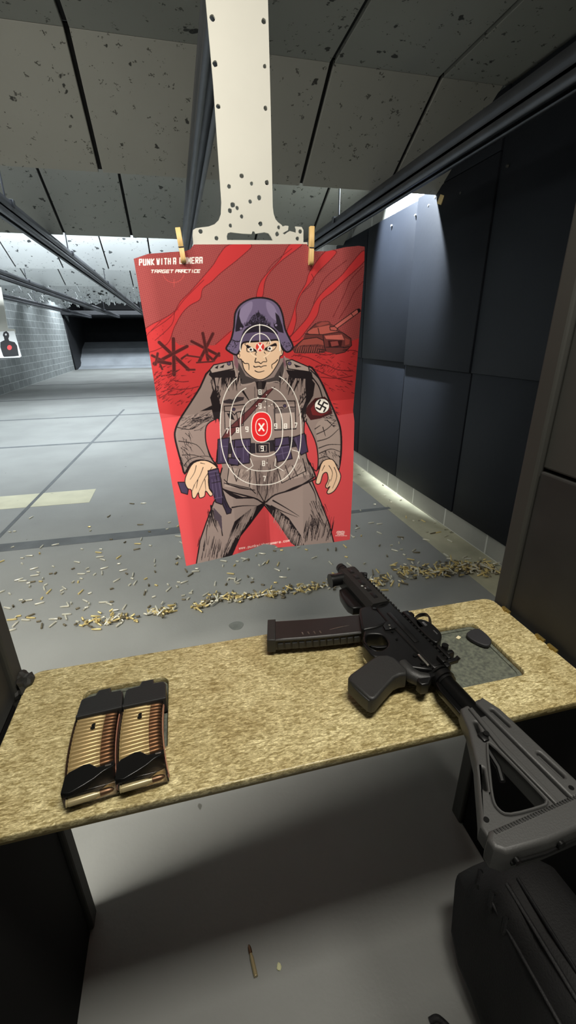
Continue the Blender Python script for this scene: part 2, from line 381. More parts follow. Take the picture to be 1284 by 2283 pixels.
# ------------------------------------------------------------------ printed artwork of the paper target (a flat print on a real sheet)
class Canvas:
    """colour raster addressed in drawing units; sampled into the sheet's colour attribute"""
    def __init__(s, x0, y0, x1, y1, k):
        s.x0, s.y0, s.k = x0, y0, k; s.w = int((x1-x0)*k); s.h = int((y1-y0)*k)
        s.a = np.zeros((s.h, s.w, 3), np.float32)
        s.gx = x0+(np.arange(s.w)+.5)/k; s.gy = y0+(np.arange(s.h)+.5)/k
    def box(s, P, pad=0):
        i0 = max(int((P[:,0].min()-pad-s.x0)*s.k), 0); i1 = min(int((P[:,0].max()+pad-s.x0)*s.k)+2, s.w)
        j0 = max(int((P[:,1].min()-pad-s.y0)*s.k), 0); j1 = min(int((P[:,1].max()+pad-s.y0)*s.k)+2, s.h)
        return i0, i1, j0, j1
    def mask(s, pts):
        P = np.array(pts, float); i0,i1,j0,j1 = s.box(P)
        if i1 <= i0 or j1 <= j0: return None
        X, Y = np.meshgrid(s.gx[i0:i1], s.gy[j0:j1]); c = np.zeros(X.shape, bool)
        for k in range(len(P)):
            xa, ya = P[k]; xb, yb = P[(k+1) % len(P)]
            if ya == yb: continue
            t = ((ya > Y) != (yb > Y)); c ^= t & (X < (xb-xa)*(Y-ya)/(yb-ya)+xa)
        return (slice(j0,j1), slice(i0,i1)), c
    def fill(s, rgb, pts, a=1.):
        r = s.mask(pts)
        if r is None: return
        sl, c = r; v = s.a[sl]; v[c] = v[c]*(1-a)+np.array(rgb, np.float32)*a
    def line(s, rgb, w, pts, closed=False, w1=None, a=1.):
        P = np.array(pts, float); n = len(P)
        for k in range(n if closed else n-1):
            A = P[k]; B = P[(k+1) % n]; i0,i1,j0,j1 = s.box(np.array([A,B]), w)
            if i1 <= i0 or j1 <= j0: continue
            X, Y = np.meshgrid(s.gx[i0:i1], s.gy[j0:j1]); d = B-A; L2 = max(d@d, 1e-9)
            t = np.clip(((X-A[0])*d[0]+(Y-A[1])*d[1])/L2, 0, 1)
            D = np.hypot(X-A[0]-t*d[0], Y-A[1]-t*d[1])
            ww = w/2
            if w1 is not None:
                f0 = k/max(n-1,1); f1 = (k+1)/max(n-1,1); ww = (w+(w1-w)*(f0+(f1-f0)*t))/2
            m = np.clip((ww-D)*s.k*1.2+.5, 0, 1)[...,None]*a
            v = s.a[j0:j1, i0:i1]; v[:] = v*(1-m)+np.array(rgb, np.float32)*m
    def sample(s, x, y):
        fx = np.clip((x-s.x0)*s.k-.5, 0, s.w-1.001); fy = np.clip((y-s.y0)*s.k-.5, 0, s.h-1.001)
        i = fx.astype(int); j = fy.astype(int); u = (fx-i)[...,None]; v = (fy-j)[...,None]; a = s.a
        return (a[j,i]*(1-u)+a[j,i+1]*u)*(1-v)+(a[j+1,i]*(1-u)+a[j+1,i+1]*u)*v
C = Canvas(288, 532, 824, 1272, 2.5)
fA = lambda *p: [(280+x*.43614, 480+y*.43614) for x, y in p]
fB = lambda *p: [(340+x*.38941, 820+y*.38941) for x, y in p]
fH = lambda *p: [(480+x*.27259, 650+y*.27259) for x, y in p]
fG = lambda *p: [(330+x*.22586, 700+y*.22586) for x, y in p]
sm = lambda pts, k=4: smoothp(pts, True, k)
so = lambda pts, k=4: smoothp(pts, False, k)
BLK = (34,27,30); SKY = (138,58,60); RED = (190,54,56); RED2 = (210,76,80); DKR = (104,32,36); GREY = (146,128,122); LG = (170,152,144)
SKIN = (232,196,164); HEL = (112,98,128); HEL2 = (136,122,152); PUR = (70,58,84); PUR2 = (96,84,112); WHT = (246,240,232)
R = random.Random(5)
X_, Y_ = np.meshgrid(C.gx, C.gy)
# sky with a fine print screen, ground and lower field
C.a[:] = SKY
scr = ((np.sin((X_*.96+Y_*.28)*2*math.pi/4.1) > .45) | (np.sin((Y_*.96-X_*.28)*2*math.pi/4.1) > .45))
C.a[scr] = (160,76,74)
C.a[(Y_ > 770)] = RED
g = np.clip((Y_-760)/60, 0, 1)[...,None]
C.a[Y_ > 900] = RED2
# smoke streaks
ST = [fA((530,150),(645,150),(590,212),(490,292),(440,340),(395,375),(380,430),(330,460),(290,500),(250,570),(210,660),(95,700),(90,600),(130,560),(190,530),(250,490),(280,440),(330,390),(400,310),(450,250),(480,200)),
 fA((840,148),(905,148),(800,230),(740,290),(712,340),(700,415),(668,418),(685,350),(720,300),(790,225)),
 fA((1020,185),(1078,185),(1050,225),(985,290),(940,350),(900,400),(872,470),(872,540),(850,610),(820,610),(850,520),(880,420),(920,350),(940,290)),
 fA((1215,180),(1225,230),(1120,330),(1060,390),(1000,440),(980,510),(930,580),(880,640),(830,640),(880,580),(930,520),(970,440),(1020,380),(1100,310),(1150,250)),
 fA((545,590),(535,700),(500,720),(430,700),(460,660)),
 fA((90,640),(200,610),(330,700),(500,715),(560,740),(830,640),(900,620),(1000,700),(1240,640),(1240,1000),(100,1000))]
for p in ST: C.fill(RED, sm(p))
for p in ST[:4]: C.line(DKR, 1.5, sm(p), True)
for q in (fA((1215,260),(1150,330),(1120,400),(1060,520)), fA((1222,330),(1170,390),(1140,450),(1090,530)), fA((400,330),(300,430),(230,520),(120,600),(105,640)), fA((1130,230),(1040,300),(1000,350),(960,450)),
          fA((250,490),(235,560),(150,640)), fA((180,540),(130,590)), fA((720,290),(760,240),(850,170)), fA((900,400),(960,340),(950,300)), fA((460,660),(540,590))):
    C.line(DKR, 1.3, so(q))
for _ in range(60):
    x = R.uniform(310,460); y = R.uniform(690,760); C.fill(DKR, circ(x, y, R.uniform(.4,1.0), 6))
# battlefield scratches
def strokes(n, x0, y0, x1, y1, L, ang, w, col, jit=.35, ok=None):
    for _ in range(n):
        x = R.uniform(x0,x1); y = R.uniform(y0,y1)
        if ok and not ok(x,y): continue
        a = math.radians(ang)+R.uniform(-jit,jit); l = L*R.uniform(.5,1.3)
        C.line(col, w*R.uniform(.7,1.4), [(x,y),(x+l*math.cos(a),y+l*math.sin(a))], w1=.2)
strokes(70, 335,830,395,860, 9, -35, 1.4, DKR); strokes(60, 345,862,440,905, 11, -32, 1.5, DKR)
strokes(26, 340,800,430,840, 9, -20, 1.6, (70,24,28)); strokes(40, 650,780,790,800, 9, -25, 1.5, DKR); strokes(60, 690,800,790,880, 10, 25, 1.4, DKR); strokes(30, 700,815,760,835, 9, -50, 1.2, DKR)
for q in (fG((130,770),(230,740),(330,745),(420,735),(500,715)), fG((200,800),(300,790),(360,760)), fG((250,655),(330,670),(400,665)), fG((110,830),(170,800),(230,750)),
          fH((600,560),(700,590),(820,640),(960,700),(1120,740)), fH((780,480),(900,520),(1100,480),(1180,500)), fH((820,620),(900,600),(1000,640),(1110,650)), fH((860,700),(1000,710),(1120,690)), fH((640,520),(760,540),(900,610))):
    C.line(DKR, 1.7, so(q))
# anti-tank hedgehogs
HB = (78,32,34)
for a, b, w in (((110,280),(400,550),30),((250,245),(258,600),32),((385,320),(60,490),30),((40,410),(200,490),22),((95,390),(75,500),22),((100,470),(220,490),30),((120,500),(140,545),18),((330,440),(390,400),16),((430,270),(700,410),26),((640,195),(505,470),28),((540,190),(592,450),28),((380,410),(530,430),12),((580,400),(650,460),22),((700,390),(650,450),24),((480,480),(640,470),12),((380,550),(460,550),16),((240,590),(290,560),12)):
    C.line((120,52,50), w*.2259+1.2, fG(a,b)); C.line(HB, w*.2259-.4, fG(a,b))
# tank
C.fill((104,52,50), fH((735,345),(820,262),(840,245),(930,240),(945,262),(1000,300),(1040,335),(1110,385),(1115,440),(1060,495),(985,512),(900,490),(880,505),(650,505),(625,470),(720,390)))
C.fill((176,88,78), fH((750,330),(800,300),(930,275),(950,300),(1005,330),(880,350),(770,350)))
C.fill((150,72,66), fH((820,275),(870,250),(925,250),(930,262),(850,285)))
C.fill((190,98,88), fH((892,362),(1035,352),(1055,395),(905,388))); C.fill((60,26,28), fH((920,400),(1040,398),(1030,450),(930,455)))
C.fill((140,66,62), fH((940,410),(1000,405),(1010,440),(950,450))); C.fill((150,70,64), fH((1060,380),(1100,395),(1095,430),(1062,440)))
C.fill((150,74,66), fH((720,395),(830,375),(880,400),(890,440),(840,430),(700,440),(650,470)))
for k in range(12):
    x = 650+k*18; C.line(BLK, 1.5, fH((x,500),(x+22,440+ (k%3)*8))); C.line((190,100,90), 1.0, fH((x+9,495),(x+20,452)))
for q in (((735,345),(770,350),(880,352),(890,440),(905,490)), ((625,470),(720,390),(830,375),(885,400)), ((820,262),(750,330)), ((1005,330),(1040,335),(1110,385),(1115,440),(1060,495),(985,512)), ((840,300),(850,345)), ((880,352),(1010,330)), ((905,455),(1050,455)), ((840,470),(900,480)), ((850,490),(895,495)), ((1050,460),(1095,450)), ((1045,480),(1080,475))):
    C.line(BLK, 1.6, fH(*q))
C.fill((192,100,92), fH((965,285),(1150,150),(1175,140),(1188,160),(1165,178),(985,310))); C.line(BLK, 1.6, fH((965,285),(1150,150),(1175,140),(1188,160),(1165,178),(985,310)))
C.line(BLK, 1.4, fH((1110,180),(1130,205))); C.fill(BLK, fH((1160,145),(1185,140),(1190,160),(1168,175)))
C.fill((178,90,82), fH((935,290),(975,285),(1000,305),(990,322),(940,315))); C.line(BLK, 1.6, fH((935,290),(975,285),(1000,305),(990,322),(940,315)), True)
# title lettering as strokes on a 4 x 6 cell
FONT = {'P':['0,6 0,0 3,0 3,3 0,3'],'U':['0,0 0,6 3,6 3,0'],'N':['0,6 0,0 3,6 3,0'],'K':['0,0 0,6','3,0 .3,3 3,6'],'W':['0,0 .7,6 1.6,2 2.5,6 3.2,0'],'I':['1.5,0 1.5,6'],'T':['0,0 3,0','1.5,0 1.5,6'],
 'H':['0,0 0,6','3,0 3,6','0,3 3,3'],'A':['0,6 0,0 3,0 3,6','0,3.4 3,3.4'],'C':['3,0 0,0 0,6 3,6'],'M':['0,6 0,0 1.6,4 3.2,0 3.2,6'],'E':['3,0 0,0 0,6 3,6','0,3 2.5,3'],'R':['0,6 0,0 3,0 3,3 0,3','1,3 3,6'],
 'G':['3,0 0,0 0,6 3,6 3,3.2 1.6,3.2'],'7':['0,0 3,0 1.2,6'],'8':['0,0 3,0 3,6 0,6 0,0','0,3 3,3'],'9':['3,3 0,3 0,0 3,0 3,6 .3,6'],'X':['0,0 3,6','3,0 0,6'],
 'w':['0,2.4 .6,6 1.6,3 2.6,6 3.2,2.4'],'p':['0,2.4 0,7.6','0,2.4 3,2.4 3,6 0,6'],'u':['0,2.4 0,6 3,6 3,2.4'],'n':['0,6 0,2.4 3,2.4 3,6'],'k':['0,0 0,6','3,2.4 .3,4.2 3,6'],'i':['1.5,2.4 1.5,6','1.5,.6 1.5,1'],'t':['1.5,.6 1.5,6 2.6,6','.3,2.4 2.7,2.4'],
 'h':['0,0 0,6','0,2.8 3,2.4 3,6'],'a':['0,2.4 3,2.4 3,6 0,6 0,4.2 3,4.2'],'c':['3,2.4 0,2.4 0,6 3,6'],'m':['0,6 0,2.4 3.2,2.4 3.2,6','1.6,2.4 1.6,6'],'e':['0,4.2 3,4.2 3,2.4 0,2.4 0,6 3,6'],'r':['0,2.4 0,6','0,3 2.6,2.4'],'o':['0,2.4 3,2.4 3,6 0,6 0,2.4'],'.':['1.2,5.6 1.4,6']}
def text(s, x, y, w, h, adv, lw, col, dx=1., dy=0., slant=0.):
    """cap height h, glyph width w, pen advance adv along direction (dx,dy)"""
    for ch in s:
        if ch != ' ':
            for st in FONT[ch]:
                P = []
                for q in st.split():
                    a, b = map(float, q.split(',')); a = a/3*w; b = b/6*h
                    P.append((x+a*dx+slant*(h-b)-b*dy*.0, y+a*dy+b))
                C.line(col, lw, P)
        x += adv*dx; y += adv*dy
text('PUNK', 311, 578.5, 5.0, 12.5, 9.0, 2.5, WHT, .998, -.03); text('WITH', 350, 577.0, 4.6, 12.5, 8.4, 2.5, WHT, .998, -.03)
text('A', 387, 575.5, 4.6, 13, 8, 2.5, WHT); text('CAMERA', 401, 575, 5.0, 12.5, 8.9, 2.5, WHT, .998, -.02)
text('TARGET', 336, 602, 6, 6.2, 8.6, 1.7, WHT, 1, -.005, .25); text('PRACTICE', 391, 601.5, 5.4, 6.2, 6.9, 1.7, WHT, 1, -.005, .25)
C.line((196,84,80), 1.3, [(387+24*math.cos(t), 606+24*math.sin(t)) for t in np.linspace(.3,2.84,14)]); C.line((196,84,80), 1.2, [(388,622),(388,640)]); 
# ---- trousers
LEG1 = fB((400,690),(350,770),(310,880),(272,990),(248,1140),(440,1090),(500,965),(560,890),(640,785),(640,700)); LEG2 = fB((640,700),(640,785),(715,880),(795,1000),(835,1030),(1040,1010),(1010,890),(960,760),(910,640))
for p in (LEG1, LEG2): C.fill((152,134,128), p); C.line(BLK, 2.6, p, True)
C.fill(BLK, fB((640,770),(560,810),(470,880),(440,960),(400,1090),(450,1090),(505,965),(565,890),(642,785))); C.fill(BLK, fB((640,775),(700,800),(780,860),(850,960),(870,1025),(835,1030),(795,1000),(715,880)))
for _ in range(150):
    t = R.random(); x = 400+t*170+R.uniform(-14,14); y = 1080-t*250+R.uniform(-30,20)
    C.line((152,134,128), 1.1, fB((x,y),(x+26,y-60)), w1=.3)
for _ in range(150):
    t = R.random(); x = 690+t*160+R.uniform(-10,30); y = 800+t*200+R.uniform(-20,20)
    C.line((152,134,128), 1.1, fB((x,y),(x-14,y+50)), w1=.3)
for _ in range(50): x = R.uniform(255,440); y = R.uniform(1010,1110); C.line(BLK, 1.1, fB((x,y),(x+10,y-50)), w1=.3)
for _ in range(60): x = R.uniform(860,1030); y = R.uniform(900,1000); C.line(BLK, 1.2, fB((x,y),(x+12,y-60)), w1=.3)
for _ in range(30): x = R.uniform(310,380); y = R.uniform(800,880); C.line(BLK, 1.2, fB((x,y),(x+5,y+40)), w1=.3)
for _ in range(44): x = R.uniform(900,990); y = R.uniform(760,900); C.line(BLK, 1.2, fB((x,y),(x+18,y+44)), w1=.3)
for q, w in ((((335,790),(345,870),(375,940)),4),(((690,760),(760,800),(840,850)),3.4),(((680,790),(740,820),(830,855)),3),(((455,800),(520,790),(610,790)),3.2),(((400,960),(385,870),(360,820)),2.4),(((900,660),(930,720),(940,780)),3),(((315,900),(308,950),(312,1010)),2)):
    C.line(BLK, w, so(fB(*q)), w1=.6)
C.fill((82,70,80), fB((350,800),(395,850),(400,940),(390,920),(375,880),(352,860)))
# ---- arms and jacket
ARML = [(467,826),(446,864),(424,899),(401,935),(391,958),(390,976),(397,1006),(405,1034),(412,1056),(425,1034),(445,1026),(468,1030),(484,1040),(468,1015),(462,990),(459,975),(464,954),(477,937),(492,905),(500,850)]
ARMR = [(689,817),(708,838),(722,864),(733,890),(747,922),(758,952),(761,985),(759,1024),(752,1052),(740,1034),(722,1028),(708,1046),(708,1022),(704,990),(692,962),(678,940),(672,900),(668,850)]
TOR = fB((332,15),(350,-12),(455,-36),(478,-60),(560,-40),(680,-40),(760,-60),(800,-44),(882,-6),(935,60),(900,200),(872,300),(868,400),(885,520),(932,618),(905,650),(700,728),(640,772),(580,745),(405,695),(385,640),(400,575),(385,500),(380,400),(385,290),(320,150))
for p in (ARML, ARMR): C.fill(GREY, p)
C.fill(GREY, TOR)
for p in (ARML, ARMR): C.line(BLK, 4.0, sm(p,3)[:], True)
C.fill(RED2, sm(fB((308,335),(352,298),(384,300),(388,420),(372,470),(362,545),(330,500),(305,420))))
C.line(BLK, 2.6, sm(fB((308,335),(352,298),(384,300),(388,420),(372,470),(362,545),(330,500),(305,420))), True)
C.fill(RED2, sm(fB((872,305),(900,350),(935,430),(948,520),(940,590),(905,560),(885,520),(868,400)))); C.line(BLK, 2.4, sm(fB((872,305),(900,350),(935,430),(948,520),(940,590),(905,560),(885,520),(868,400))), True)
C.fill(GREY, fB((600,-20),(860,60),(860,230),(395,230),(330,60)))
C.line(BLK, 3, so(fB((885,520),(932,618),(905,650),(700,728),(640,772),(580,745),(405,695),(385,640),(398,575))))
C.fill(GREY, fB((420,620),(880,600),(900,640),(640,760),(420,690)))
# lit skirt, pockets
C.fill(LG, fB((440,570),(580,590),(570,700),(410,680))); C.fill(LG, fB((710,600),(850,540),(900,610),(730,660)))
for q in (((440,560),(425,660),(560,690),(590,720)), ((560,580),(555,680)), ((410,660),(500,690),(585,700)), ((710,560),(740,660),(880,590),(860,520)), ((800,560),(830,620)), ((760,560),(790,640)), ((590,590),(600,700),(640,770)), ((660,600),(655,720),(640,770)),((455,570),(480,650),(500,580)),((410,640),(440,670),(570,700))):
    C.line(BLK, 1.8, fB(*q))
for _ in range(60): x = R.uniform(600,720); y = R.uniform(520,700); C.line((66,54,54), 1.2, fB((x,y),(x-4,y+50)), w1=.4)
for _ in range(30): x = R.uniform(860,920); y = R.uniform(540,620); C.line(BLK, 1.1, fB((x,y),(x+8,y+30)), w1=.3)
for _ in range(26): x = R.uniform(470,560); y = R.uniform(590,660); C.line((96,80,78), 1.0, fB((x,y),(x+16,y-30)), w1=.3)
for _ in range(26): x = R.uniform(740,850); y = R.uniform(570,640); C.line((96,80,78), 1.0, fB((x,y),(x+16,y-26)), w1=.3)
C.line(BLK, 3, so(fB((405,695),(470,740),(580,745),(640,772),(700,728),(820,690),(925,625))))
C.fill(BLK, fB((425,705),(530,745),(590,748),(480,750),(440,730)))
# shoulder shading, sleeve folds
C.fill(BLK, fA((430,800),(560,790),(560,830),(440,830),(425,815))); C.fill(BLK, fA((820,790),(950,800),(960,840),(840,830)))
for a, b, w in ((fA((450,830),(455,860),(465,880))[0],fA((465,900))[0],5),(fA((500,830))[0],fA((530,900))[0],5),(fA((560,830))[0],fA((570,900))[0],4),(fA((600,900))[0],fA((640,960))[0],5),(fA((850,850))[0],fA((830,920))[0],6),(fA((880,850))[0],fA((850,920))[0],5),(fA((930,850))[0],fA((935,900))[0],6)):
    C.line(BLK, w, [a,b], w1=.5)
C.fill(BLK, fB((330,60),(350,120),(385,190),(390,290),(350,285),(340,240),(270,250),(340,215),(330,170),(345,130))); C.fill(BLK, fB((875,20),(930,90),(920,160),(885,220),(860,290),(855,240),(880,180),(875,110)))
C.fill((66,28,30), fB((930,175),(985,165),(1012,190),(1030,262),(960,290),(905,300),(870,250),(890,215)))   # armband
C.fill((110,36,38), fB((945,185),(990,178),(1010,200),(1022,250),(965,275),(915,270),(905,235)))
strokes(40, 478,860,492,930, 16, 100, 2.2, BLK); strokes(36, 425,925,475,940, 16, -20, 1.3, BLK); strokes(40, 400,960,425,1040, 13, 60, 1.1, BLK); strokes(24, 668,860,684,935, 14, 110, 2.2, BLK)
C.fill((160,142,134), sm(fB((935,330),(990,290),(1055,320),(1072,400),(1070,500),(1062,585),(1000,530),(955,530),(948,450)),3))
for q in (((940,380),(1000,350),(1050,300)), ((945,420),(1010,400),(1066,350)), ((952,460),(1010,440),(1075,440)), ((955,490),(1020,465),(1072,480)), ((955,520),(1000,510),(1060,560)), ((930,350),(960,330)), ((975,340),(990,390)), ((1000,300),(1040,340))):
    C.line(BLK, 2.0, so(fB(*q)), w1=1)
for q in (((140,340),(230,350),(330,270)), ((150,420),(250,440),(300,500)), ((170,500),(240,500),(300,520)), ((230,300),(300,310),(340,280)), ((180,560),(220,520),(300,505),(350,520)), ((190,590),(235,545),(320,530))):
    C.line(BLK, 1.8, so(fB(*q)), w1=.8)
strokes(50, 402,930,450,960, 12, -30, 1.1, BLK); strokes(40, 715,1005,757,1040, 9, 60, 1.1, BLK); strokes(34, 720,900,750,950, 10, 20, 1.2, BLK)
# epaulettes
for P_ in (fA((430,790),(450,765),(545,745),(552,785),(440,808)), fA((820,745),(850,738),(935,775),(940,800),(830,785))):
    C.fill(LG, P_); C.line(BLK, 2.4, P_, True)
C.fill(BLK, fA((455,780),(475,765),(470,785))); C.fill(BLK, fA((480,778),(505,762),(500,780))); C.fill(BLK, fA((860,760),(900,775),(870,778)))
for x, y in ((528,758),(838,757)): C.fill(PUR2, circ(*fA((x,y))[0], 4)); C.line(BLK, 1.3, circ(*fA((x,y))[0], 4), True)
for q in (((945,790),(1000,850),(1035,930)), ((935,805),(985,870),(1005,930))): C.line(BLK, 2.6, so(fA(*q)))
# collar, placket, strap
C.fill((70,62,62), fH((190,580),(185,650),(210,760),(330,740),(370,790),(420,740),(530,750),(560,650),(560,560),(480,700),(370,735),(250,690)))
for q in (((190,650),(205,750),(250,765),(320,740)), ((420,750),(500,735),(545,745),(565,640)), ((150,520),(160,640),(185,700)), ((565,530),(580,620))): C.line(LG, 2.0, so(fH(*q)))
C.fill((128,92,100), fH((150,520),(175,520),(190,600),(180,640),(155,600))); C.fill((128,92,100), fH((560,520),(580,600),(570,630),(552,560)))
C.fill(BLK, fH((330,740),(370,730),(420,735),(400,800),(340,800)))
C.line((60,52,52), 9, fB((615,90),(612,160))); C.line((90,80,78), 1.6, fB((585,110),(590,400))); C.line((90,80,78), 1.6, fB((650,110),(660,400)))
C.fill((96,50,52), fB((655,130),(700,110),(560,270),(450,390),(395,410),(430,350),(560,230))); C.line(BLK, 1.6, fB((655,130),(560,230),(430,350),(395,405))); C.line(BLK, 1.6, fB((700,110),(560,270),(450,390)))
# breast eagle, pockets
C.fill((56,48,52), fB((400,190),(440,178),(460,182),(480,165),(525,168),(520,185),(470,200),(455,206),(410,203)))
for P_ in (fB((410,220),(530,210),(525,245),(480,255),(470,270),(450,250),(412,250)), fB((692,190),(815,190),(818,225),(780,225),(765,245),(740,225),(700,232))):
    C.line(BLK, 2.2, P_, True)
C.fill((104,92,90), fB((690,235),(815,230),(825,350),(705,360))); C.fill(LG, fB((700,262),(812,255),(820,345),(710,350)))
for q in (((412,250),(415,350),(520,330),(525,240)), ((700,235),(700,358),(820,350),(818,225)), ((440,250),(450,340)), ((735,240),(740,350)), ((790,240),(790,350)), ((480,260),(495,330))): C.line(BLK, 1.7, fB(*q))
for c in ((465,238),(757,218)): C.fill(PUR, circ(*fB(c)[0], 3.6)); C.line(BLK, 1.2, circ(*fB(c)[0], 3.6), True)
C.fill(BLK, fB((425,260),(455,262),(470,300),(440,290))); C.fill(BLK, fB((500,250),(520,250),(512,285)))
# dark jacket shading strokes near the collar
for _ in range(30):
    x = R.uniform(440,600); C.line(BLK, R.uniform(1.5,3.5), fA((x,R.uniform(800,840)),(x-R.uniform(0,16),R.uniform(850,900))), w1=.4)
for _ in range(26):
    x = R.uniform(780,960); C.line(BLK, R.uniform(1.5,3.5), fA((x,R.uniform(800,840)),(x-R.uniform(-4,20),R.uniform(850,905))), w1=.4)
# belt and pouches
C.fill((46,40,48), fB((380,430),(590,430),(880,380),(885,440),(680,480),(590,490),(380,495)))
for P_ in (fB((375,410),(440,400),(430,545),(370,550)), fB((455,415),(560,410),(555,545),(450,560)), fB((470,412),(560,405),(562,450),(468,455)), fB((690,420),(775,400),(800,520),(715,540)), fB((800,400),(870,375),(890,480),(850,500)), fB((700,405),(780,395),(785,440),(700,452)), fB((435,515),(500,520),(490,560),(430,550))):
    C.fill(PUR, P_); C.line(BLK, 2.2, P_, True)
for q in (((385,450),(430,450)), ((475,455),(480,530)), ((520,455),(520,540)), ((540,420),(545,500)), ((715,460),(780,450)), ((740,460),(750,520)), ((820,400),(835,480)), ((390,430),(392,530)), ((700,500),(790,480))): C.line(PUR2, 2, fB(*q))
C.fill((40,34,40), fB((590,432),(668,430),(670,488),(592,490))); C.line(LG, 1.3, fB((590,432),(668,430),(670,488),(592,490)), True); C.line(LG, 1.2, fB((610,445),(652,445),(652,478),(612,478)), True)
for q in (((705,520),(700,560),(750,590)), ((560,520),(575,560),(540,590)), ((800,470),(835,480),(840,520))): C.line(WHT, 1.4, fB(*q))
# hands
HL = fB((235,545),(300,530),(360,560),(375,600),(330,600),(320,640),(325,690),(345,722),(330,735),(305,705),(298,735),(270,745),(262,715),(245,745),(228,742),(222,700),(200,690),(185,650),(200,600))
HR = fB((975,535),(1030,525),(1062,580),(1078,620),(1065,665),(1040,705),(1010,722),(998,712),(1015,680),(1000,690),(990,676),(1005,640),(998,600),(975,610),(960,660),(940,665),(935,650),(950,600))
C.fill(PUR, fB((145,655),(185,655),(205,700),(200,725),(165,715))); C.line(BLK, 2, fB((145,655),(185,655),(205,700),(200,725),(165,715)), True)
for P_ in (HL, HR): C.fill(SKIN, sm(P_,3)); C.line(BLK, 1.9, sm(P_,3), True)
for q in (((250,560),(240,600),(215,640)), ((290,570),(270,620),(240,670)), ((320,600),(295,640),(262,715)), ((240,670),(225,710)), ((300,640),(305,700)), ((260,640),(250,690)), ((1010,560),(1030,600),(1020,650)), ((1040,570),(1055,620),(1030,690)), ((1015,640),(1000,680)), ((985,560),(970,590)), ((275,545),(300,550)), ((340,570),(320,600))):
    C.line(BLK, 1.5, so(fB(*q)), w1=.7)
# pistol
PG = fB((318,590),(375,575),(392,640),(400,700),(420,760),(395,782),(362,770),(350,720),(325,690),(322,640))
C.fill(PUR, PG); C.line(BLK, 2.4, PG, True)
C.fill((52,44,62), fB((400,700),(420,760),(440,800),(452,810),(448,832),(425,838),(415,812),(402,785))); C.line(BLK, 2, fB((400,700),(420,760),(440,800),(452,810),(448,832),(425,838),(415,812),(402,785)), True)
for q in (((330,620),(380,610)), ((340,640),(350,740)), ((358,640),(372,745)), ((375,630),(395,740)), ((322,600),(375,590)), ((350,750),(400,740))): C.line(PUR2, 1.8, fB(*q))
for q in (((340,660),(392,650)), ((360,600),(368,640)), ((410,760),(425,800))): C.line(BLK, 1.5, fB(*q))
# ---- head
FACE = sm(fH((222,420),(300,395),(430,395),(510,390),(532,430),(545,470),(556,490),(548,520),(530,530),(518,575),(490,625),(445,685),(372,722),(300,700),(240,645),(222,590),(212,555),(188,548),(176,520),(186,490),(205,478),(205,440)),3)
C.fill(SKIN, FACE); C.line(BLK, 2, FACE, True)
HM = sm(fH((152,290),(162,180),(205,108),(285,62),(370,50),(460,68),(520,118),(552,200),(572,310),(630,430),(628,470),(592,495),(562,478),(532,430),(512,396),(430,402),(340,408),(228,418),(205,470),(172,518),(105,485),(90,458),(128,395)),3)
C.fill(HEL, HM); C.fill(HEL2, sm(fH((190,240),(200,160),(240,110),(300,80),(300,140),(270,200),(240,260)),3)); C.fill(HEL2, sm(fH((420,80),(480,120),(510,200),(500,240),(450,200),(420,140)),3))
C.fill((92,80,106), fH((215,345),(300,335),(430,335),(510,350),(512,396),(430,402),(340,408),(228,418)))
HD = (38,32,42)
C.fill(HD, sm(fH((225,345),(250,300),(300,275),(370,268),(440,280),(490,310),(510,350),(430,332),(300,335)),3))
for _ in range(120):
    x = R.gauss(350,44); y = 250-R.random()*100*max(0,1-abs(x-350)/95); C.line(HD, 2.2, fH((x,y+30),(x+R.uniform(-8,8),y)), w1=.4)
C.fill(HD, fH((265,260),(300,200),(350,170),(400,200),(430,265),(370,275)))
for _ in range(60): C.line((96,84,112), 1.0, fH((lambda x,y: (x,y))(R.uniform(280,420),R.uniform(180,260)), (R.uniform(280,420),R.uniform(180,260))), w1=.2) if R.random() < .15 else None
for _ in range(44):
    x = R.uniform(285,415); y = R.uniform(185,262); C.line((98,86,114), 1.1, fH((x,y),(x+6,y-12)), w1=.3)
C.fill(HD, fH((165,290),(185,170),(205,130),(195,200),(210,250),(235,290),(200,320),(165,330))); C.fill(HD, fH((490,170),(520,200),(548,280),(560,340),(520,330),(480,290),(500,250)))
for _ in range(70): x = R.uniform(100,190); y = R.uniform(400,490); C.fill(HD, circ(*fH((x,y))[0], R.uniform(.5,1.2), 6)) if abs((x-100)-(490-y)*.9) < 40 else None
for _ in range(60): x = R.uniform(540,625); y = R.uniform(400,480); C.fill(HD, circ(*fH((x,y))[0], R.uniform(.5,1.2), 6)) if abs((x-560)-(y-410)) < 40 else None
C.line(BLK, 3.8, HM, True); C.line(BLK, 1.8, so(fH((140,395),(175,410),(205,400),(225,345))))
for c in ((210,302),(497,275)): C.fill(HEL2, circ(*fH(c)[0], 3.4)); C.line(BLK, 1.2, circ(*fH(c)[0], 3.4), True)
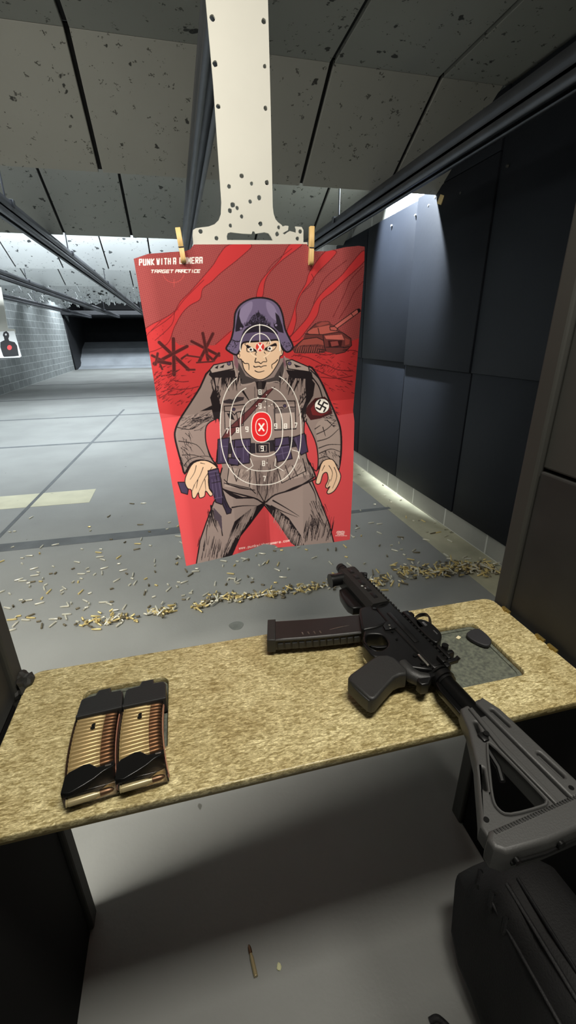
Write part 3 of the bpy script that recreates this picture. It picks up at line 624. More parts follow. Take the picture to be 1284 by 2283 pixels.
# face marks
C.fill(BLK, fH((250,440),(262,435),(335,478),(340,500),(320,488),(295,470),(258,462))); C.fill(BLK, fH((500,425),(488,420),(405,462),(398,482),(425,478),(455,450),(505,445)))
for c in ((292,475),(446,466)): C.fill(WHT, circ(*fH(c)[0], 5.4)); C.fill(BLK, circ(*fH((c[0]-2,c[1]))[0], 2.8))
for q, w in ((((258,462),(262,490),(300,492),(330,488)),2.0), (((415,482),(455,488),(485,470),(500,445)),2.0), (((332,545),(325,578),(355,578),(372,590),(390,575),(420,572),(412,540)),2.2), (((315,610),(325,618),(360,612),(372,618),(395,608),(418,606)),2.4), (((325,648),(355,660),(400,648)),2.2), (((225,570),(240,588),(272,592),(275,640)),2.2), (((510,558),(490,580),(462,600),(465,630)),2.2), (((335,500),(325,512),(335,520)),1.8), (((400,495),(410,510)),1.8), (((420,430),(430,410)),1.2), (((440,430),(448,412)),1.2), (((190,500),(200,520),(195,540)),1.4), (((540,480),(545,510)),1.4),(((250,440),(240,430),(250,425)),1.4)):
    C.line(BLK, w, so(fH(*q)), w1=w*.6)
# ---- scoring rings
def oval(cx, cy, a, b, n=2.6, t0=0., t1=2*math.pi, N=70, sx=0.):
    out = []
    for t in np.linspace(t0, t1, N):
        c, s_ = math.cos(t), math.sin(t); out.append((cx+a*np.sign(c)*abs(c)**(2/n)+sx*s_, cy+b*np.sign(s_)*abs(s_)**(2/n)))
    return out
q0 = fB((615,355))[0]
rr = fB((385,40),(850,668)); C.line(WHT, 1.9, oval(581, 955, 90, 126, 2.4, -math.pi*.36, math.pi*1.33, N=90, sx=3))
C.line(WHT, 1.9, oval(582, 955, 69, 95, 2.5, -math.pi*.40, math.pi*1.38, N=80, sx=3))
C.line(WHT, 1.9, oval(583, 953, 47, 65, 2.5, N=80, sx=2))
C.fill((224,40,44), oval(583, 952, 22.5, 33.5, 2.5)); C.line(WHT, 1.8, oval(583, 952, 22.5, 33.5, 2.5)); C.line(WHT, 1.6, oval(583, 952, 13, 19, 2.4))
text('X', 577.5, 945, 10.5, 15, 0, 3.6, WHT)
for ch, x, y in (('7',504,956),('8',527,954),('9',548,952),('9',612,945),('8',634,945),('7',657,943),('8',577,869),('9',577,900),('9',582,995),('8',585,1028),('7',587,1062)):
    text(ch, x, y, 5, 10, 0, 1.9, WHT)
for c in ((575,886),(594,880),(592,895),(600,905),(606,902),(590,908),(572,905),(595,1032),(588,1050)): C.fill(WHT, circ(*c, 1.4, 8))
# head rings
hc = fH((366,453))[0]
C.line(WHT, 2.1, [(hc[0]+44.5*math.cos(t), hc[1]+2+51*math.sin(t)) for t in np.linspace(-math.pi*1.04, .04*math.pi, 50)])
C.line(WHT, 1.8, [(hc[0]+25*math.cos(t), hc[1]+1+31*math.sin(t)) for t in np.linspace(-math.pi*.9, -.1*math.pi, 30)])
for t0, t1 in ((.12,.4),(.6,.9)): C.line((250,225,200), 1.4, [(hc[0]+25*math.cos(t*math.pi), hc[1]+24*math.sin(t*math.pi)) for t in np.linspace(t0,t1,12)])
C.line(WHT, 2.0, [fH((362,268))[0], fH((364,408))[0]])
C.fill((214,58,50), circ(*hc, 10.4, 24)); C.line((250,220,200), 1.2, circ(*hc, 10.4, 24), True); text('X', hc[0]-4, hc[1]-6.5, 8, 13, 0, 3.2, WHT)
# armband disc and emblem
ac = fB((970,218))[0]; C.fill((240,234,224), circ(*ac, 16.5, 26)); C.line(BLK, 1.2, circ(*ac, 16.5, 26), True)
def rot(p, a): return (ac[0]+p[0]*math.cos(a)-p[1]*math.sin(a), ac[1]+p[0]*math.sin(a)+p[1]*math.cos(a))
for k in range(4):
    a = math.radians(28+90*k); C.line(BLK, 3.4, [rot((0,0),a), rot((0,-9.5),a), rot((9,-9.5),a)])
# small print
dxn = (647-533); dyn = (1206-1224); Ld = math.hypot(dxn,dyn)
text('www.punkwithacamera.com', 533, 1219.5, 3.0, 5.2, Ld/23, 1.15, (250,214,206), dxn/Ld, dyn/Ld)
for k, (x0, x1) in enumerate(((751,768),(750,769),(752,767),(748,775))):
    y = 1185.5+k*3.1
    for j in range(9):
        x = x0+(x1-x0)*j/9; C.line((250,222,214), 1.2, [(x,y),(x+R.uniform(1,2),y-R.uniform(.5,2))])
# ------------------------------------------------------------------ the sheet itself
def edge(pts):
    P = np.array(pts, float); d = np.r_[0, np.cumsum(np.hypot(*np.diff(P, axis=0).T))]; d /= d[-1]
    return lambda t: np.stack([np.interp(t, d, P[:,0]), np.interp(t, d, P[:,1])], -1)
eL = edge([(298,577),(323,724),(352,905),(360,942),(415,1262)])
eR = edge([(813,550),(812,600),(803,720),(796,810),(787,915),(790,940),(787,1060),(780,1203)])
eT = edge([(298,577),(330,566),(380,562),(412,560),(424,556),(432,545),(560,544.5),(684,544),(690,556),(700,560),(730,560),(770,551),(800,548),(813,550)])
eB = edge([(415,1262),(511,1240),(560,1224),(589,1213),(612,1215),(620,1221),(743,1209),(780,1203)])
NU, NV = 660, 920
s_ = np.linspace(0,1,NU); t_ = np.linspace(0,1,NV); SS, TT = np.meshgrid(s_, t_)
Lp = eL(TT); Rp = eR(TT); Tp = eT(SS); Bp = eB(SS); c00 = eL(np.array(0.)); c10 = eR(np.array(0.)); c01 = eL(np.array(1.)); c11 = eR(np.array(1.))
s3 = SS[...,None]; t3 = TT[...,None]
# the notched top edge only disturbs the first tenth of the sheet
wt = (1-t3)
lin_t = c00*(1-s3)+c10*s3
PX = Lp*(1-s3)+Rp*s3 + wt*(Tp-lin_t)*np.clip(1-TT*7,0,1)[...,None] + wt*(np.array([0,-16.])*np.sin(np.pi*SS)[...,None])*(1-np.clip(1-TT*7,0,1)[...,None])*np.clip(1-TT*1.5,0,1)[...,None] + t3**3*(Bp-(c01*(1-s3)+c11*s3))
colr = C.sample(PX[...,0], PX[...,1])/255.
colr = np.where(colr <= .04045, colr/12.92, ((colr+.055)/1.055)**2.4)
def sheetY(s, t):
    tm = .52
    fold = np.where(t < tm, (t/tm), (1-t)/(1-tm))
    y = 1.300 + POSTER_FOLD*fold + .035*np.clip((t-.1)/.9,0,1)*0
    v = 1-np.abs((s-.5)/.5)
    y = y + .012*v*np.clip((t-.45)/.3,0,1) + .034*np.clip(1-np.abs(s-.52)/.2,0,1)*np.clip((t-.7)/.3,0,1)
    y = y + .05*np.clip((s-.90)/.10,0,1)**2*np.clip(1-t*1.4,0,1) + .02*np.clip((.08-s)/.08,0,1)**2
    y = y + .012*(1-s)*t
    y = y + .004*np.sin(s*9+1)*np.clip(1-t*3,0,1)
    return y
POSTER_FOLD = .055
YY = sheetY(SS, TT)
A0 = np.array(RR); U0 = np.array(UU); F0 = np.array(FF)
rv = A0*((PX[...,0:1]-CX)/FPX) - U0*((PX[...,1:2]-CY)/FPX) + F0
W3 = rv*(YY/rv[...,1])[...,None]; W3[...,2] += CAMZ
me = bpy.data.meshes.new('poster_sheet'); nv = NU*NV
me.vertices.add(nv); me.vertices.foreach_set('co', W3.reshape(-1).astype(np.float32))
idx = np.arange(nv).reshape(NV, NU); F = np.stack([idx[:-1,:-1], idx[1:,:-1], idx[1:,1:], idx[:-1,1:]], -1).reshape(-1,4)
nf = len(F); me.loops.add(nf*4); me.loops.foreach_set('vertex_index', F.reshape(-1).astype(np.int32))
me.polygons.add(nf); me.polygons.foreach_set('loop_start', (np.arange(nf)*4).astype(np.int32))
try: me.polygons.foreach_set('loop_total', np.full(nf,4,np.int32))
except Exception: pass
me.update(calc_edges=True); me.validate()
ca = me.color_attributes.new('print', 'FLOAT_COLOR', 'POINT')
ca.data.foreach_set('color', np.concatenate([colr, np.ones((NV,NU,1))], -1).reshape(-1).astype(np.float32))
me.polygons.foreach_set('use_smooth', [True]*nf)
M_post = bpy.data.materials.new('printed_paper'); M_post.use_nodes = True; nt = M_post.node_tree; b = nt.nodes['Principled BSDF']
b.inputs['Roughness'].default_value = .42; b.inputs['Specular IOR Level'].default_value = .35
vc = nt.nodes.new('ShaderNodeVertexColor'); vc.layer_name = 'print'
ge = nt.nodes.new('ShaderNodeNewGeometry'); mx = nt.nodes.new('ShaderNodeMix'); mx.data_type = 'RGBA'
nt.links.new(ge.outputs['Backfacing'], mx.inputs[0]); nt.links.new(vc.outputs['Color'], mx.inputs[6]); mx.inputs[7].default_value = (.8,.8,.78,1); nt.links.new(mx.outputs[2], b.inputs['Base Color'])
poster = link('paper_target', me, M_post)
tag(poster, 'large red printed paper target with a helmeted soldier, clipped to the white hanger', 'target poster')
# ------------------------------------------------------------------ booth dividers
M_low_blk = mat('near_black_rubber', (11,11,11), .8, spec=.15)
def divider(x_in, side, label, far=.705):
    """side +1: right divider (inner face at x_in looking -x)"""
    s = side; t = empty('booth_divider', (x_in, 0, 0), label=label, cat='divider', group='booth dividers')
    def b(lo, hi, **k):
        a = sorted((lo[0]*s, hi[0]*s)); return (a[0], lo[1], lo[2]), (a[1], hi[1], hi[2])
    bm = bmesh.new()
    lo, hi = b((.012, .06, 1.058), (.07, far-.042, 2.44)); bx(bm, lo, hi, bev=.004)
    bmobj('upper_board', bm, M_rubd, t)
    bm = bmesh.new(); lo, hi = b((.008, .06, 0), (.07, far-.042, 1.052)); bx(bm, (lo[0],lo[1],.716), hi, bev=.004); bmobj('lower_board', bm, M_rubd2, t)
    bm = bmesh.new(); bx(bm, lo, (hi[0],hi[1],.712), bev=.004); bmobj('under_shelf_board', bm, M_low_blk, t)  # lower board continued below shelf height in a near-black colour
    bm = bmesh.new(); lo, hi = b((.0, far-.04, 0), (.082, far, 2.44)); bx(bm, lo, hi, bev=.005); bmobj('edge_cap', bm, M_rubd, t)
    return t
dR = divider(.655, 1, 'dark booth divider wall right of the wooden shelf')
dL = divider(-.3225, -1, 'dark booth divider wall at the left end of the shelf')
bm = bmesh.new()
vs_ = bmesh.ops.create_icosphere(bm, subdivisions=3, radius=1)['verts']
for v in vs_:
    q = v.co.copy(); n_ = 1+.22*math.sin(7*q.x+3*q.z)+.16*math.sin(11*q.y+5*q.z)+.1*math.sin(19*q.z+q.x*4)
    v.co = Vector((.004+q.x*.015*n_, .685+q.y*.022*n_, .735+q.z*.020*n_))
bmobj('torn_rubber', bm, M_rubd2, dL, smooth=30)
# ------------------------------------------------------------------ the shelf
TZ = .735
def osb(name, c1, c2):
    m = bpy.data.materials.new(name); m.use_nodes = True; nt = m.node_tree; b = nt.nodes['Principled BSDF']
    b.inputs['Roughness'].default_value = .38; b.inputs['Coat Weight'].default_value = .2; b.inputs['Coat Roughness'].default_value = .3
    tc = nt.nodes.new('ShaderNodeTexCoord')
    def layer(scale, stretch, lo, hi, ca, cb):
        mp = nt.nodes.new('ShaderNodeMapping'); mp.inputs['Scale'].default_value = stretch; nt.links.new(tc.outputs['Object'], mp.inputs['Vector'])
        n = nt.nodes.new('ShaderNodeTexNoise'); n.inputs['Scale'].default_value = scale; n.inputs['Detail'].default_value = 3; n.inputs['Distortion'].default_value = 1.2
        nt.links.new(mp.outputs[0], n.inputs['Vector'])
        r = nt.nodes.new('ShaderNodeValToRGB'); r.color_ramp.elements[0].position = lo; r.color_ramp.elements[1].position = hi
        r.color_ramp.elements[0].color = (*ca,1); r.color_ramp.elements[1].color = (*cb,1); nt.links.new(n.outputs['Fac'], r.inputs[0]); return r, n
    r1, n1 = layer(170, (.45,1.5,1), .36, .66, lin(c1), lin(c2))
    r2, n2 = layer(330, (.6,1.4,1), .40, .62, (.74,.71,.64), (1.22,1.22,1.20))
    r3, n3 = layer(9, (1,1,1), .32, .66, (.80,.75,.64), (1.10,1.10,1.08))
    mx = nt.nodes.new('ShaderNodeMix'); mx.data_type = 'RGBA'; mx.blend_type = 'MULTIPLY'; mx.inputs[0].default_value = 1
    mx2 = nt.nodes.new('ShaderNodeMix'); mx2.data_type = 'RGBA'; mx2.blend_type = 'MULTIPLY'; mx2.inputs[0].default_value = 1
    nt.links.new(r1.outputs[0], mx.inputs[6]); nt.links.new(r2.outputs[0], mx.inputs[7]); nt.links.new(mx.outputs[2], mx2.inputs[6]); nt.links.new(r3.outputs[0], mx2.inputs[7]); nt.links.new(mx2.outputs[2], b.inputs['Base Color'])
    bp = nt.nodes.new('ShaderNodeBump'); bp.inputs['Strength'].default_value = .3; bp.inputs['Distance'].default_value = .001; nt.links.new(n2.outputs['Fac'], bp.inputs['Height']); nt.links.new(bp.outputs[0], b.inputs['Normal'])
    return m
M_osb = osb('varnished_strand_board', (152,138,94), (228,217,174))
M_edge = mat('board_edge', (150,132,88), .6, var=.2, vscale=60, stretch=(.3,1,4))
M_pad = mat('dark_green_tray_rubber', (76,80,72), .7, rgb2=(108,112,98), vscale=160, bump=.5, bscale=200)
shelf = empty('shooting_shelf', (.17, .56, TZ), label='varnished strand board shelf spanning the booth with two recessed trays', cat='shelf')
SO = Vector((.17,.56,TZ))
out = [(x-.17, y-.56) for x, y in rrect(-.314, .412, .650, .712, .022, 5)]
holes = [[(x-.17, y-.56) for x, y in rrect(-.211, .482, -.070, .640, .014, 5)], [(x-.17, y-.56) for x, y in rrect(.412, .486, .556, .640, .014, 5)]]
prism('top_board', out, -.012, 0, M_osb, shelf, holes, bev=.0018)
out2 = [(x-.17, y-.56) for x, y in rrect(-.313, .416, .650, .709, .022, 5)]
prism('base_board', out2, -.021, -.0122, M_edge, shelf, (), bev=.001)
for k, h in enumerate(((-.2095,.4835,-.0715,.6385),(.4135,.4875,.5545,.6385))):
    o = [(x-.17, y-.56) for x, y in rrect(*h, .013, 5)]
    prism('tray_liner', o, -.0121, -.0105, M_pad, shelf)
    i_ = [(x-.17, y-.56) for x, y in rrect(h[0]+.007,h[1]+.007,h[2]-.007,h[3]-.007, .009, 5)]
    prism('tray_rim', o, -.0106, -.0080, M_pad, shelf, [i_], bev=.0008)
M_brass = mat('brass', (168,154,116), .3, .3, var=.06, vscale=30)
for px, py in ((1150,1356),(1214,1420),(1240,1443)):
    p = atz(px, py, TZ+.002); bm = bmesh.new(); bx(bm, (-.004,-.011,-.004), (.002,.011,.003), bev=.001); cyl(bm, (-.004,0,0), (-.007,0,0), .0035, n=10)
    bmobj('screw_bracket', bm, mat('old_brass', (168,146,84), .45, .8), shelf, loc=(.651-.17, p.y-.56, .002))
# rubber flap and crumb in the right tray
pts = [(-.018,.010),(-.010,.022),(.016,.024),(.020,-.010),(.004,-.024),(-.010,-.012)]
fl = prism('rubber_flap', smoothp(pts, True, 3), 0, .008, mat('blue_grey_rubber', (38,38,41), .6, var=.1), bev=.002, loc=(.535,.594,TZ-.0078), rot=(.04,-.08,0))
tag(fl, 'folded dark rubber pad lying in the right recessed tray', 'rubber pad')
bm = bmesh.new(); bx(bm, (-.005,-.003,0), (.005,.004,.003), bev=.001); tag(bmobj('paper_scrap', bm, mat('cream_scrap', (230,220,180), .6), loc=(.503,.613,TZ-.0104), rot=(0,0,.5)), 'tiny cream scrap in the far part of the right tray', 'scrap')
# ------------------------------------------------------------------ cartridges and loose magazines
M_cop = mat('copper_jacket', (252,192,168), .35, .1)
M_blk = mat('black_polymer', (34,35,35), .5, bump=.15, bscale=400)
M_blks = mat('black_steel', (22,22,22), .25, .3)
M_smoke = bpy.data.materials.new('smoky_clear_polymer'); M_smoke.use_nodes = True
nt = M_smoke.node_tree; nt.nodes.clear(); o_ = nt.nodes.new('ShaderNodeOutputMaterial'); mxs = nt.nodes.new('ShaderNodeMixShader'); tr = nt.nodes.new('ShaderNodeBsdfTransparent'); gl = nt.nodes.new('ShaderNodeBsdfGlossy'); fr = nt.nodes.new('ShaderNodeFresnel')
tr.inputs[0].default_value = (.93,.87,.80,1); gl.inputs['Roughness'].default_value = .22; fr.inputs['IOR'].default_value = 1.45
nt.links.new(fr.outputs[0], mxs.inputs[0]); nt.links.new(tr.outputs[0], mxs.inputs[1]); nt.links.new(gl.outputs[0], mxs.inputs[2]); nt.links.new(mxs.outputs[0], o_.inputs[0])
def meshof(fn, mt, smooth=30):
    bm = bmesh.new(); fn(bm); me = bpy.data.meshes.new('m'); bmesh.ops.recalc_face_normals(bm, faces=bm.faces[:]); bm.to_mesh(me); bm.free(); me.materials.append(mt)
    me.polygons.foreach_set('use_smooth', [True]*len(me.polygons)); me.set_sharp_from_angle(angle=math.radians(smooth)); return me
RX = Matrix.Rotation(math.pi/2, 4, 'Y')     # lathe axis -> +x
case_me = meshof(lambda bm: lathe(bm, [(0,0),(.0046,0),(.0048,.0004),(.0048,.0011),(.0042,.0016),(.0042,.0024),(.0047,.003),(.0045,.034),(.0032,.0370),(.0032,.0410)], 14, RX), M_brass)
bul_me = meshof(lambda bm: lathe(bm, [(.0028,.0405),(.0040,.0410),(.0041,.046),(.0036,.0520),(.0022,.0560),(.0006,.0575),(0,.0576)], 12, RX), M_cop)
def cartridge(loc, rot, label, group=None):
    t = empty('cartridge', loc, rot, label, 'cartridge', group); link('case', case_me, None, t); link('bullet', bul_me, None, t); return t
def zz(x, y): return (130+x*260/1284, 1500+y*260/1284)
def loose_mag(loc, rz, label, gl_, gtop):
    t = empty('rifle_magazine', loc, (math.radians(-3.2), 0, rz), label, 'magazine', 'clear magazines lying on the shelf')
    arc = lambda y: .0075*(y/.09)**2 - .003
    L = []; Rr = []
    for k in range(13):
        y = -.088+k*(.150/12); L.append((-.0315+arc(y), y)); Rr.append((.0315+arc(y), y))
    prism('body', L+Rr[::-1], .0005, .0235, M_smoke, t, (), bev=.0022)
    # ribs along the spine and the front of the body
    bm = bmesh.new(); tube(bm, [(x-.0002, y, .012) for x, y in L], .0018, n=6, flat=3.0); bmobj('spine_rail', bm, mat('amber_smoke_edge', (60,44,36), .3), t, smooth=40)
    bm = bmesh.new(); tube(bm, [(x+.0002, y, .012) for x, y in Rr], .0014, n=6, flat=3.0); bmobj('front_rail', bm, mat('amber_smoke_edge', (176,124,104), .3), t, smooth=40)
    x0 = arc(.075)
    cap = [(-.0335+x0,.046),(-.033+x0,.060),(-.031+x0,.083),(-.026+x0,.0865),(-.010+x0,.088),(-.006+x0,.0985),(.013+x0,.0985),(.014+x0,.088),(.030+x0,.087),(.0335+x0,.080),(.0335+x0,.046)]
    prism('base_cap', cap, -.0005, .0262, M_blk, t, (), bev=.0022)
    bm = bmesh.new(); bx(bm, (-.034+x0,.044,-.001), (.034+x0,.050,.0275), bev=.0015); bmobj('cap_band', bm, M_blk, t)
    z0 = arc(-.07)
    lips = [(-.032,-.060),(-.028,-.054),(-.010,-.047),(-.002,-.048),(.008,-.057),(.016,-.057),(.030,-.053),(.030,-.061),(.017,-.066),(.006,-.074),(-.006,-.080),(-.022,-.087),(-.033,-.084)]
    prism('feed_lips', [(x+z0,y) for x, y in lips], -.0002, .0246, M_blks, t, (), bev=.0012)
    bm = bmesh.new(); bx(bm, (.018+z0,-.0600,.0243), (.026+z0,-.0575,.0253), bev=.0004); bmobj('lip_slot', bm, mat('bare_steel', (150,140,132), .3, .9), t)
    st = [(-.003,.010),(.000,.013),(.003,.012),(.002,.008),(.003,.003),(-.001,.001),(-.004,.004),(-.002,.007)]
    prism('catch_notch', [(x-.004, y+.014) for x, y in st], .0232, .0241, M_blks, t)
    Mt = Matrix.Translation(loc) @ Matrix.Rotation(rz,4,'Z') @ Matrix.Rotation(math.radians(-3.2),4,'X')
    for k in range(14):
        y = -.050+k*.0074; a = -.10*(y/.06)*.9
        for zr, dy in ((.0172,0),(.0068,.0037)):
            w = Mt @ Vector((-.0285+arc(y), y+dy-.001, zr)); cartridge(w, (0,0,rz+a+.03), gl_, label[:40]+' rounds')
    w = Mt @ Vector((-.0275+z0, -.0905, .0125)); cartridge(w, (0,0,rz+.05), gtop)
    return t
loose_mag((-.1715,.515,TZ-.0014), .057, 'left clear smoky magazine with black base on the shelf, filled with cartridges', 'brass cartridge with copper tip stacked inside the left clear magazine', 'top cartridge exposed at the lips of the left clear magazine')
loose_mag((-.1045,.517,TZ-.0006), .035, 'right clear smoky magazine with black base half over the left tray', 'brass cartridge with copper tip stacked inside the right clear magazine', 'top cartridge exposed at the lips of the right clear magazine')
# small brass round in the corner of the left tray
tag(link('spent_casing', case_me, None, None, (-.083,.4885,TZ-.005), (0,.1,.3)), 'brass casing tip in the near right corner of the left tray', 'casing')
# ------------------------------------------------------------------ the short rifle, lying on its right side
M_alu = mat('black_anodised_receiver', (21,21,21), .38, .35, var=.1, vscale=40)
M_hg = mat('black_handguard', (24,24,22), .6, .1, bump=.1, bscale=300)
M_pol = mat('charcoal_polymer', (36,36,35), .5, bump=.2, bscale=500)
M_pol2 = mat('matte_stock_polymer', (62,62,61), .52, bump=.15, bscale=500)
M_tube = mat('buffer_tube_black', (15,15,15), .3, .5)
M_magg = mat('smoky_brown_polymer', (30,26,25), .42, var=.1, vscale=20)
M_silv = mat('worn_steel_and_glint', (200,196,186), .25, .9)
GZ = TZ+.030
G = empty('rifle', (.3806, .4913, GZ), (0,0,math.atan2(.0918786,.9957702)), 'black short rifle with open triangular stock lying across the shelf', 'rifle')
def gp(name, uv, z0, z1, mt, holes=(), bev=.0015, parent=None):
    """outline in (u forward, v up-of-gun) -> local (x=v, y=u)"""
    return prism(name, [(v,u) for u,v in uv], z0, z1, mt, parent or G, [[(v,u) for u,v in h] for h in holes], bev=bev)
def gb(fn, name, mt, parent=None, smooth=35):
    bm = bmesh.new(); fn(bm); return bmobj(name, bm, mt, parent or G, smooth=smooth)
def GV(u, v, w=0): return (v, u, w)
# barrel and muzzle
gb(lambda b: (cyl(b, GV(.19,0), GV(.352,0), .0085), cyl(b, GV(.350,0), GV(.392,0), .0112, n=24), cyl(b, GV(.392,0), GV(.3925,0), .0112, .0085, n=24)), 'barrel', M_alu)
def flash(b):
    for k in range(3): cyl(b, GV(.358+k*.011,0), GV(.361+k*.011,0), .0122, n=24)
gb(flash, 'muzzle_device', M_alu)
gb(lambda b: cyl(b, GV(.3926,0), GV(.3932,0), .006), 'bore', M_black)
# handguard
hgp = [(-.030,-.012),(-.030,.012),(-.020,.0235),(.014,.0235),(.022,.014),(.022,-.014),(.014,-.0235),(-.020,-.0235)]
def hgf(b):
    rings = []
    for u, sc in ((.196,.98),(.200,1.0),(.345,1.0),(.350,.95)):
        rings.append([b.verts.new(GV(u, v*sc, w*sc)) for v, w in hgp])
    for A, B in zip(rings, rings[1:]):
        for k in range(8): b.faces.new((A[k], A[(k+1)%8], B[(k+1)%8], B[k]))
    b.faces.new(rings[0]); b.faces.new(rings[-1])
hg = gb(hgf, 'handguard', M_hg)
def slots(b):
    for k in range(5): bx(b, (-.008,.213+k*.027,.0232), (.002,.232+k*.027,.0242), bev=.0004)
gb(slots, 'handguard_slots', M_alu, hg)
def hgs(b):
    cyl(b, GV(.262,-.010,.0236), GV(.262,-.010,.0252), .0030); cyl(b, GV(.252,-.008,.0236), GV(.252,-.008,.0250), .0022)
gb(hgs, 'handguard_screw', M_silv, hg)
# top rail with teeth
def railf(b):
    bx(b, (.021,.012,-.008), (.0265,.345,.008))
    u = .014
    while u < .34: bx(b, (.0262,u,-.0105), (.0315,u+.0055,.0105), bev=.0008, seg=1); u += .010
gb(railf, 'top_rail', M_alu)
# front sight folded and gas block lump at the front end
gb(lambda b: (bx(b, (.002,.340,-.013), (.026,.366,.013), bev=.003), bx(b, (.020,.318,-.010), (.034,.340,.011), bev=.003), cyl(b, GV(.329,.034,-.008), GV(.329,.034,.011), .006)), 'front_sight', M_alu)
# stubby vertical grip and light under the handguard
def stub(b):
    cyl(b, GV(.330,-.020,.008), GV(.330,-.052,.008), .0135, .0150, n=24); cyl(b, GV(.330,-.0515,.008), GV(.330,-.056,.008), .0162, n=24)
gb(stub, 'weapon_light', M_alu)
gp('hand_stop', [(.306,-.026),(.300,-.046),(.280,-.053),(.255,-.056),(.236,-.056),(.224,-.050),(.220,-.028)], -.018, .002, M_alu, bev=.004)
# upper receiver
gp('upper_receiver', [(.003,-.012),(.003,.014),(.012,.0225),(.198,.0225),(.201,.012),(.201,-.012),(.196,-.018),(.150,-.020),(.02,-.014)], -.0165, .0175, M_alu, bev=.004)
gb(lambda b: (cyl(b, GV(.200,0), GV(.192,0), .0200, n=28), cyl(b, GV(.0,0), GV(.012,0), .0175, n=28)), 'barrel_nut', M_alu)
gb(lambda b: (bx(b, (-.006,.07,.0172), (.004,.165,.0190), bev=.0008), bx(b, (.008,.05,.0150), (.018,.19,.0172), bev=.001)), 'receiver_ridge', M_alu)
# lower receiver with magazine well and trigger guard
low = [(.004,-.014),(.012,-.030),(.022,-.046),(.036,-.060),(.052,-.064),(.064,-.090),(.072,-.0935),(.098,-.0930),(.116,-.086),(.132,-.0745),(.138,-.0720),(.196,-.0500),(.202,-.026),(.202,-.014),(.15,-.016)]
tg = smoothp([(.122,-.070),(.115,-.050),(.100,-.046),(.084,-.052),(.076,-.068),(.080,-.082),(.098,-.085),(.114,-.080)], True, 4)
gp('lower_receiver', low, -.0140, .0150, M_alu, [tg], bev=.003)
gp('magazine_well', [(.138,-.018),(.132,-.050),(.134,-.0740),(.140,-.0755),(.190,-.0545),(.200,-.048),(.203,-.018)], -.0165, .0180, M_alu, bev=.004)
gp('trigger', smoothp([(.096,-.048),(.098,-.060),(.104,-.074),(.101,-.076),(.094,-.066),(.090,-.050)], True, 4), -.003, .005, M_alu, bev=.001)
gb(lambda b: tube(b, [GV(.078,-.080,.012), GV(.088,-.0885,.0145), GV(.104,-.0885,.0145), GV(.118,-.081,.013)], .0022, n=8), 'trigger_guard_edge', M_blks)
# small controls seen from above
gb(lambda b: (bx(b, (-.021,.011,.0165), (-.0165,.040,.0205), bev=.001),), 'selector_lever', M_silv)
for u, v, w0, w1, r in ((.042,-.024,.014,.018,.004),(.020,-.024,.014,.0185,.0035),(.186,-.022,.016,.0195,.0038),(.112,-.026,.014,.0175,.0025),(.090,-.030,.014,.0175,.0022)):
    gb(lambda b: cyl(b, GV(u,v,w0), GV(u,v,w1), r), 'receiver_pin', M_blks)
gb(lambda b: (cyl(b, GV(.1285,-.0225,.0168), GV(.1285,-.0225,.0192), .0022), cyl(b, GV(.120,-.026,.0168), GV(.120,-.026,.0190), .0018)), 'bright_pins', M_silv)
gp('bolt_catch', [(.118,-.012),(.140,-.014),(.142,-.022),(.132,-.034),(.120,-.036),(.118,-.026)], .0145, .0185, M_alu, bev=.001)
gb(lambda b: (bx(b, (.006,-.004,-.022), (.016,.012,.022), bev=.002), bx(b, (.004,.004,.014), (.013,.022,.026), bev=.002)), 'charging_handle', M_alu)
# grip
gr = gp('pistol_grip', [(.067,-.084),(.060,-.104),(.052,-.123),(.042,-.148),(.037,-.155),(.028,-.157),(-.014,-.146),(-.0185,-.141),(-.018,-.134),(-.004,-.110),(.010,-.084),(.012,-.072),(.010,-.062),(.018,-.054),(.050,-.058),(.062,-.066)], -.0155, .0155, M_pol, bev=.0045)
gp('grip_cap', [(.038,-.150),(.030,-.1575),(.004,-.153),(-.016,-.147),(-.017,-.143),(.004,-.148),(.030,-.150)], -.012, .012, M_blk, bev=.002, parent=gr)
gb(lambda b: tube(b, [GV(.040,-.050,.004), GV(.028,-.050,.004), GV(.014,-.048,.004), GV(.004,-.040,.003), GV(-.002,-.026,.002)], .012, n=14, rs=[.013,.0135,.0125,.012,.011]), 'beavertail', M_pol, smooth=60)
# curved magazine in the well
def mline(t, f):   # t 0..1 from well to floor plate, f 0 rear..1 front
    v = -.045-.182*t; uf = .194+.040*t+.010*t*(1-t)*-1; ur = .140+.038*t+.010*t*(1-t)*-1
    return (ur+(uf-ur)*f, v-.016*(1-f)*1)
mo = [mline(k/8, 1) for k in range(9)]+[mline(k/8, 0) for k in range(8,-1,-1)]
mg = gp('magazine', mo, -.0190, .0065, M_magg, bev=.0035)
gp('magazine_floor_plate', [mline(.955,1.06), mline(1.04,1.05), mline(1.05,-.03), mline(.965,-.06)], -.0205, .0085, M_pol, bev=.0025, parent=mg)
def mribs(b):
    for k in range(12):
        u, v = mline(.10+k*.072, 0); u2, v2 = mline(.10+k*.072+.05, 0)
        a = math.atan2(u2-u, v2-v)
        bx(b, (-.0052,-.0020,-.0155), (.0052,.0022,-.0020), bev=.001, M=Matrix.Translation(GV((u+u2)/2-.0012,(v+v2)/2,0)) @ Matrix.Rotation(-(math.pi/2-a)+math.pi/2+math.pi/2-0, 4, 'Z') if False else Matrix.Translation(GV((u+u2)/2-.0008,(v+v2)/2,0)) @ Matrix.Rotation(math.atan2(u2-u, v2-v), 4, 'Z'))
gb(mribs, 'spine_ribs', M_pol, mg)
gb(lambda b: tube(b, [GV(*mline(t,-.015), .0052) for t in np.linspace(.0,.97,10)], .0016, n=6), 'spine_ridge', M_pol2, mg)
def mmarks(b):
    for k in range(4): u, v = mline(.50+k*.062, .22); bx(b, (v-.0012,u-.004,.0062), (v+.0012,u+.004,.0071), bev=.0003)
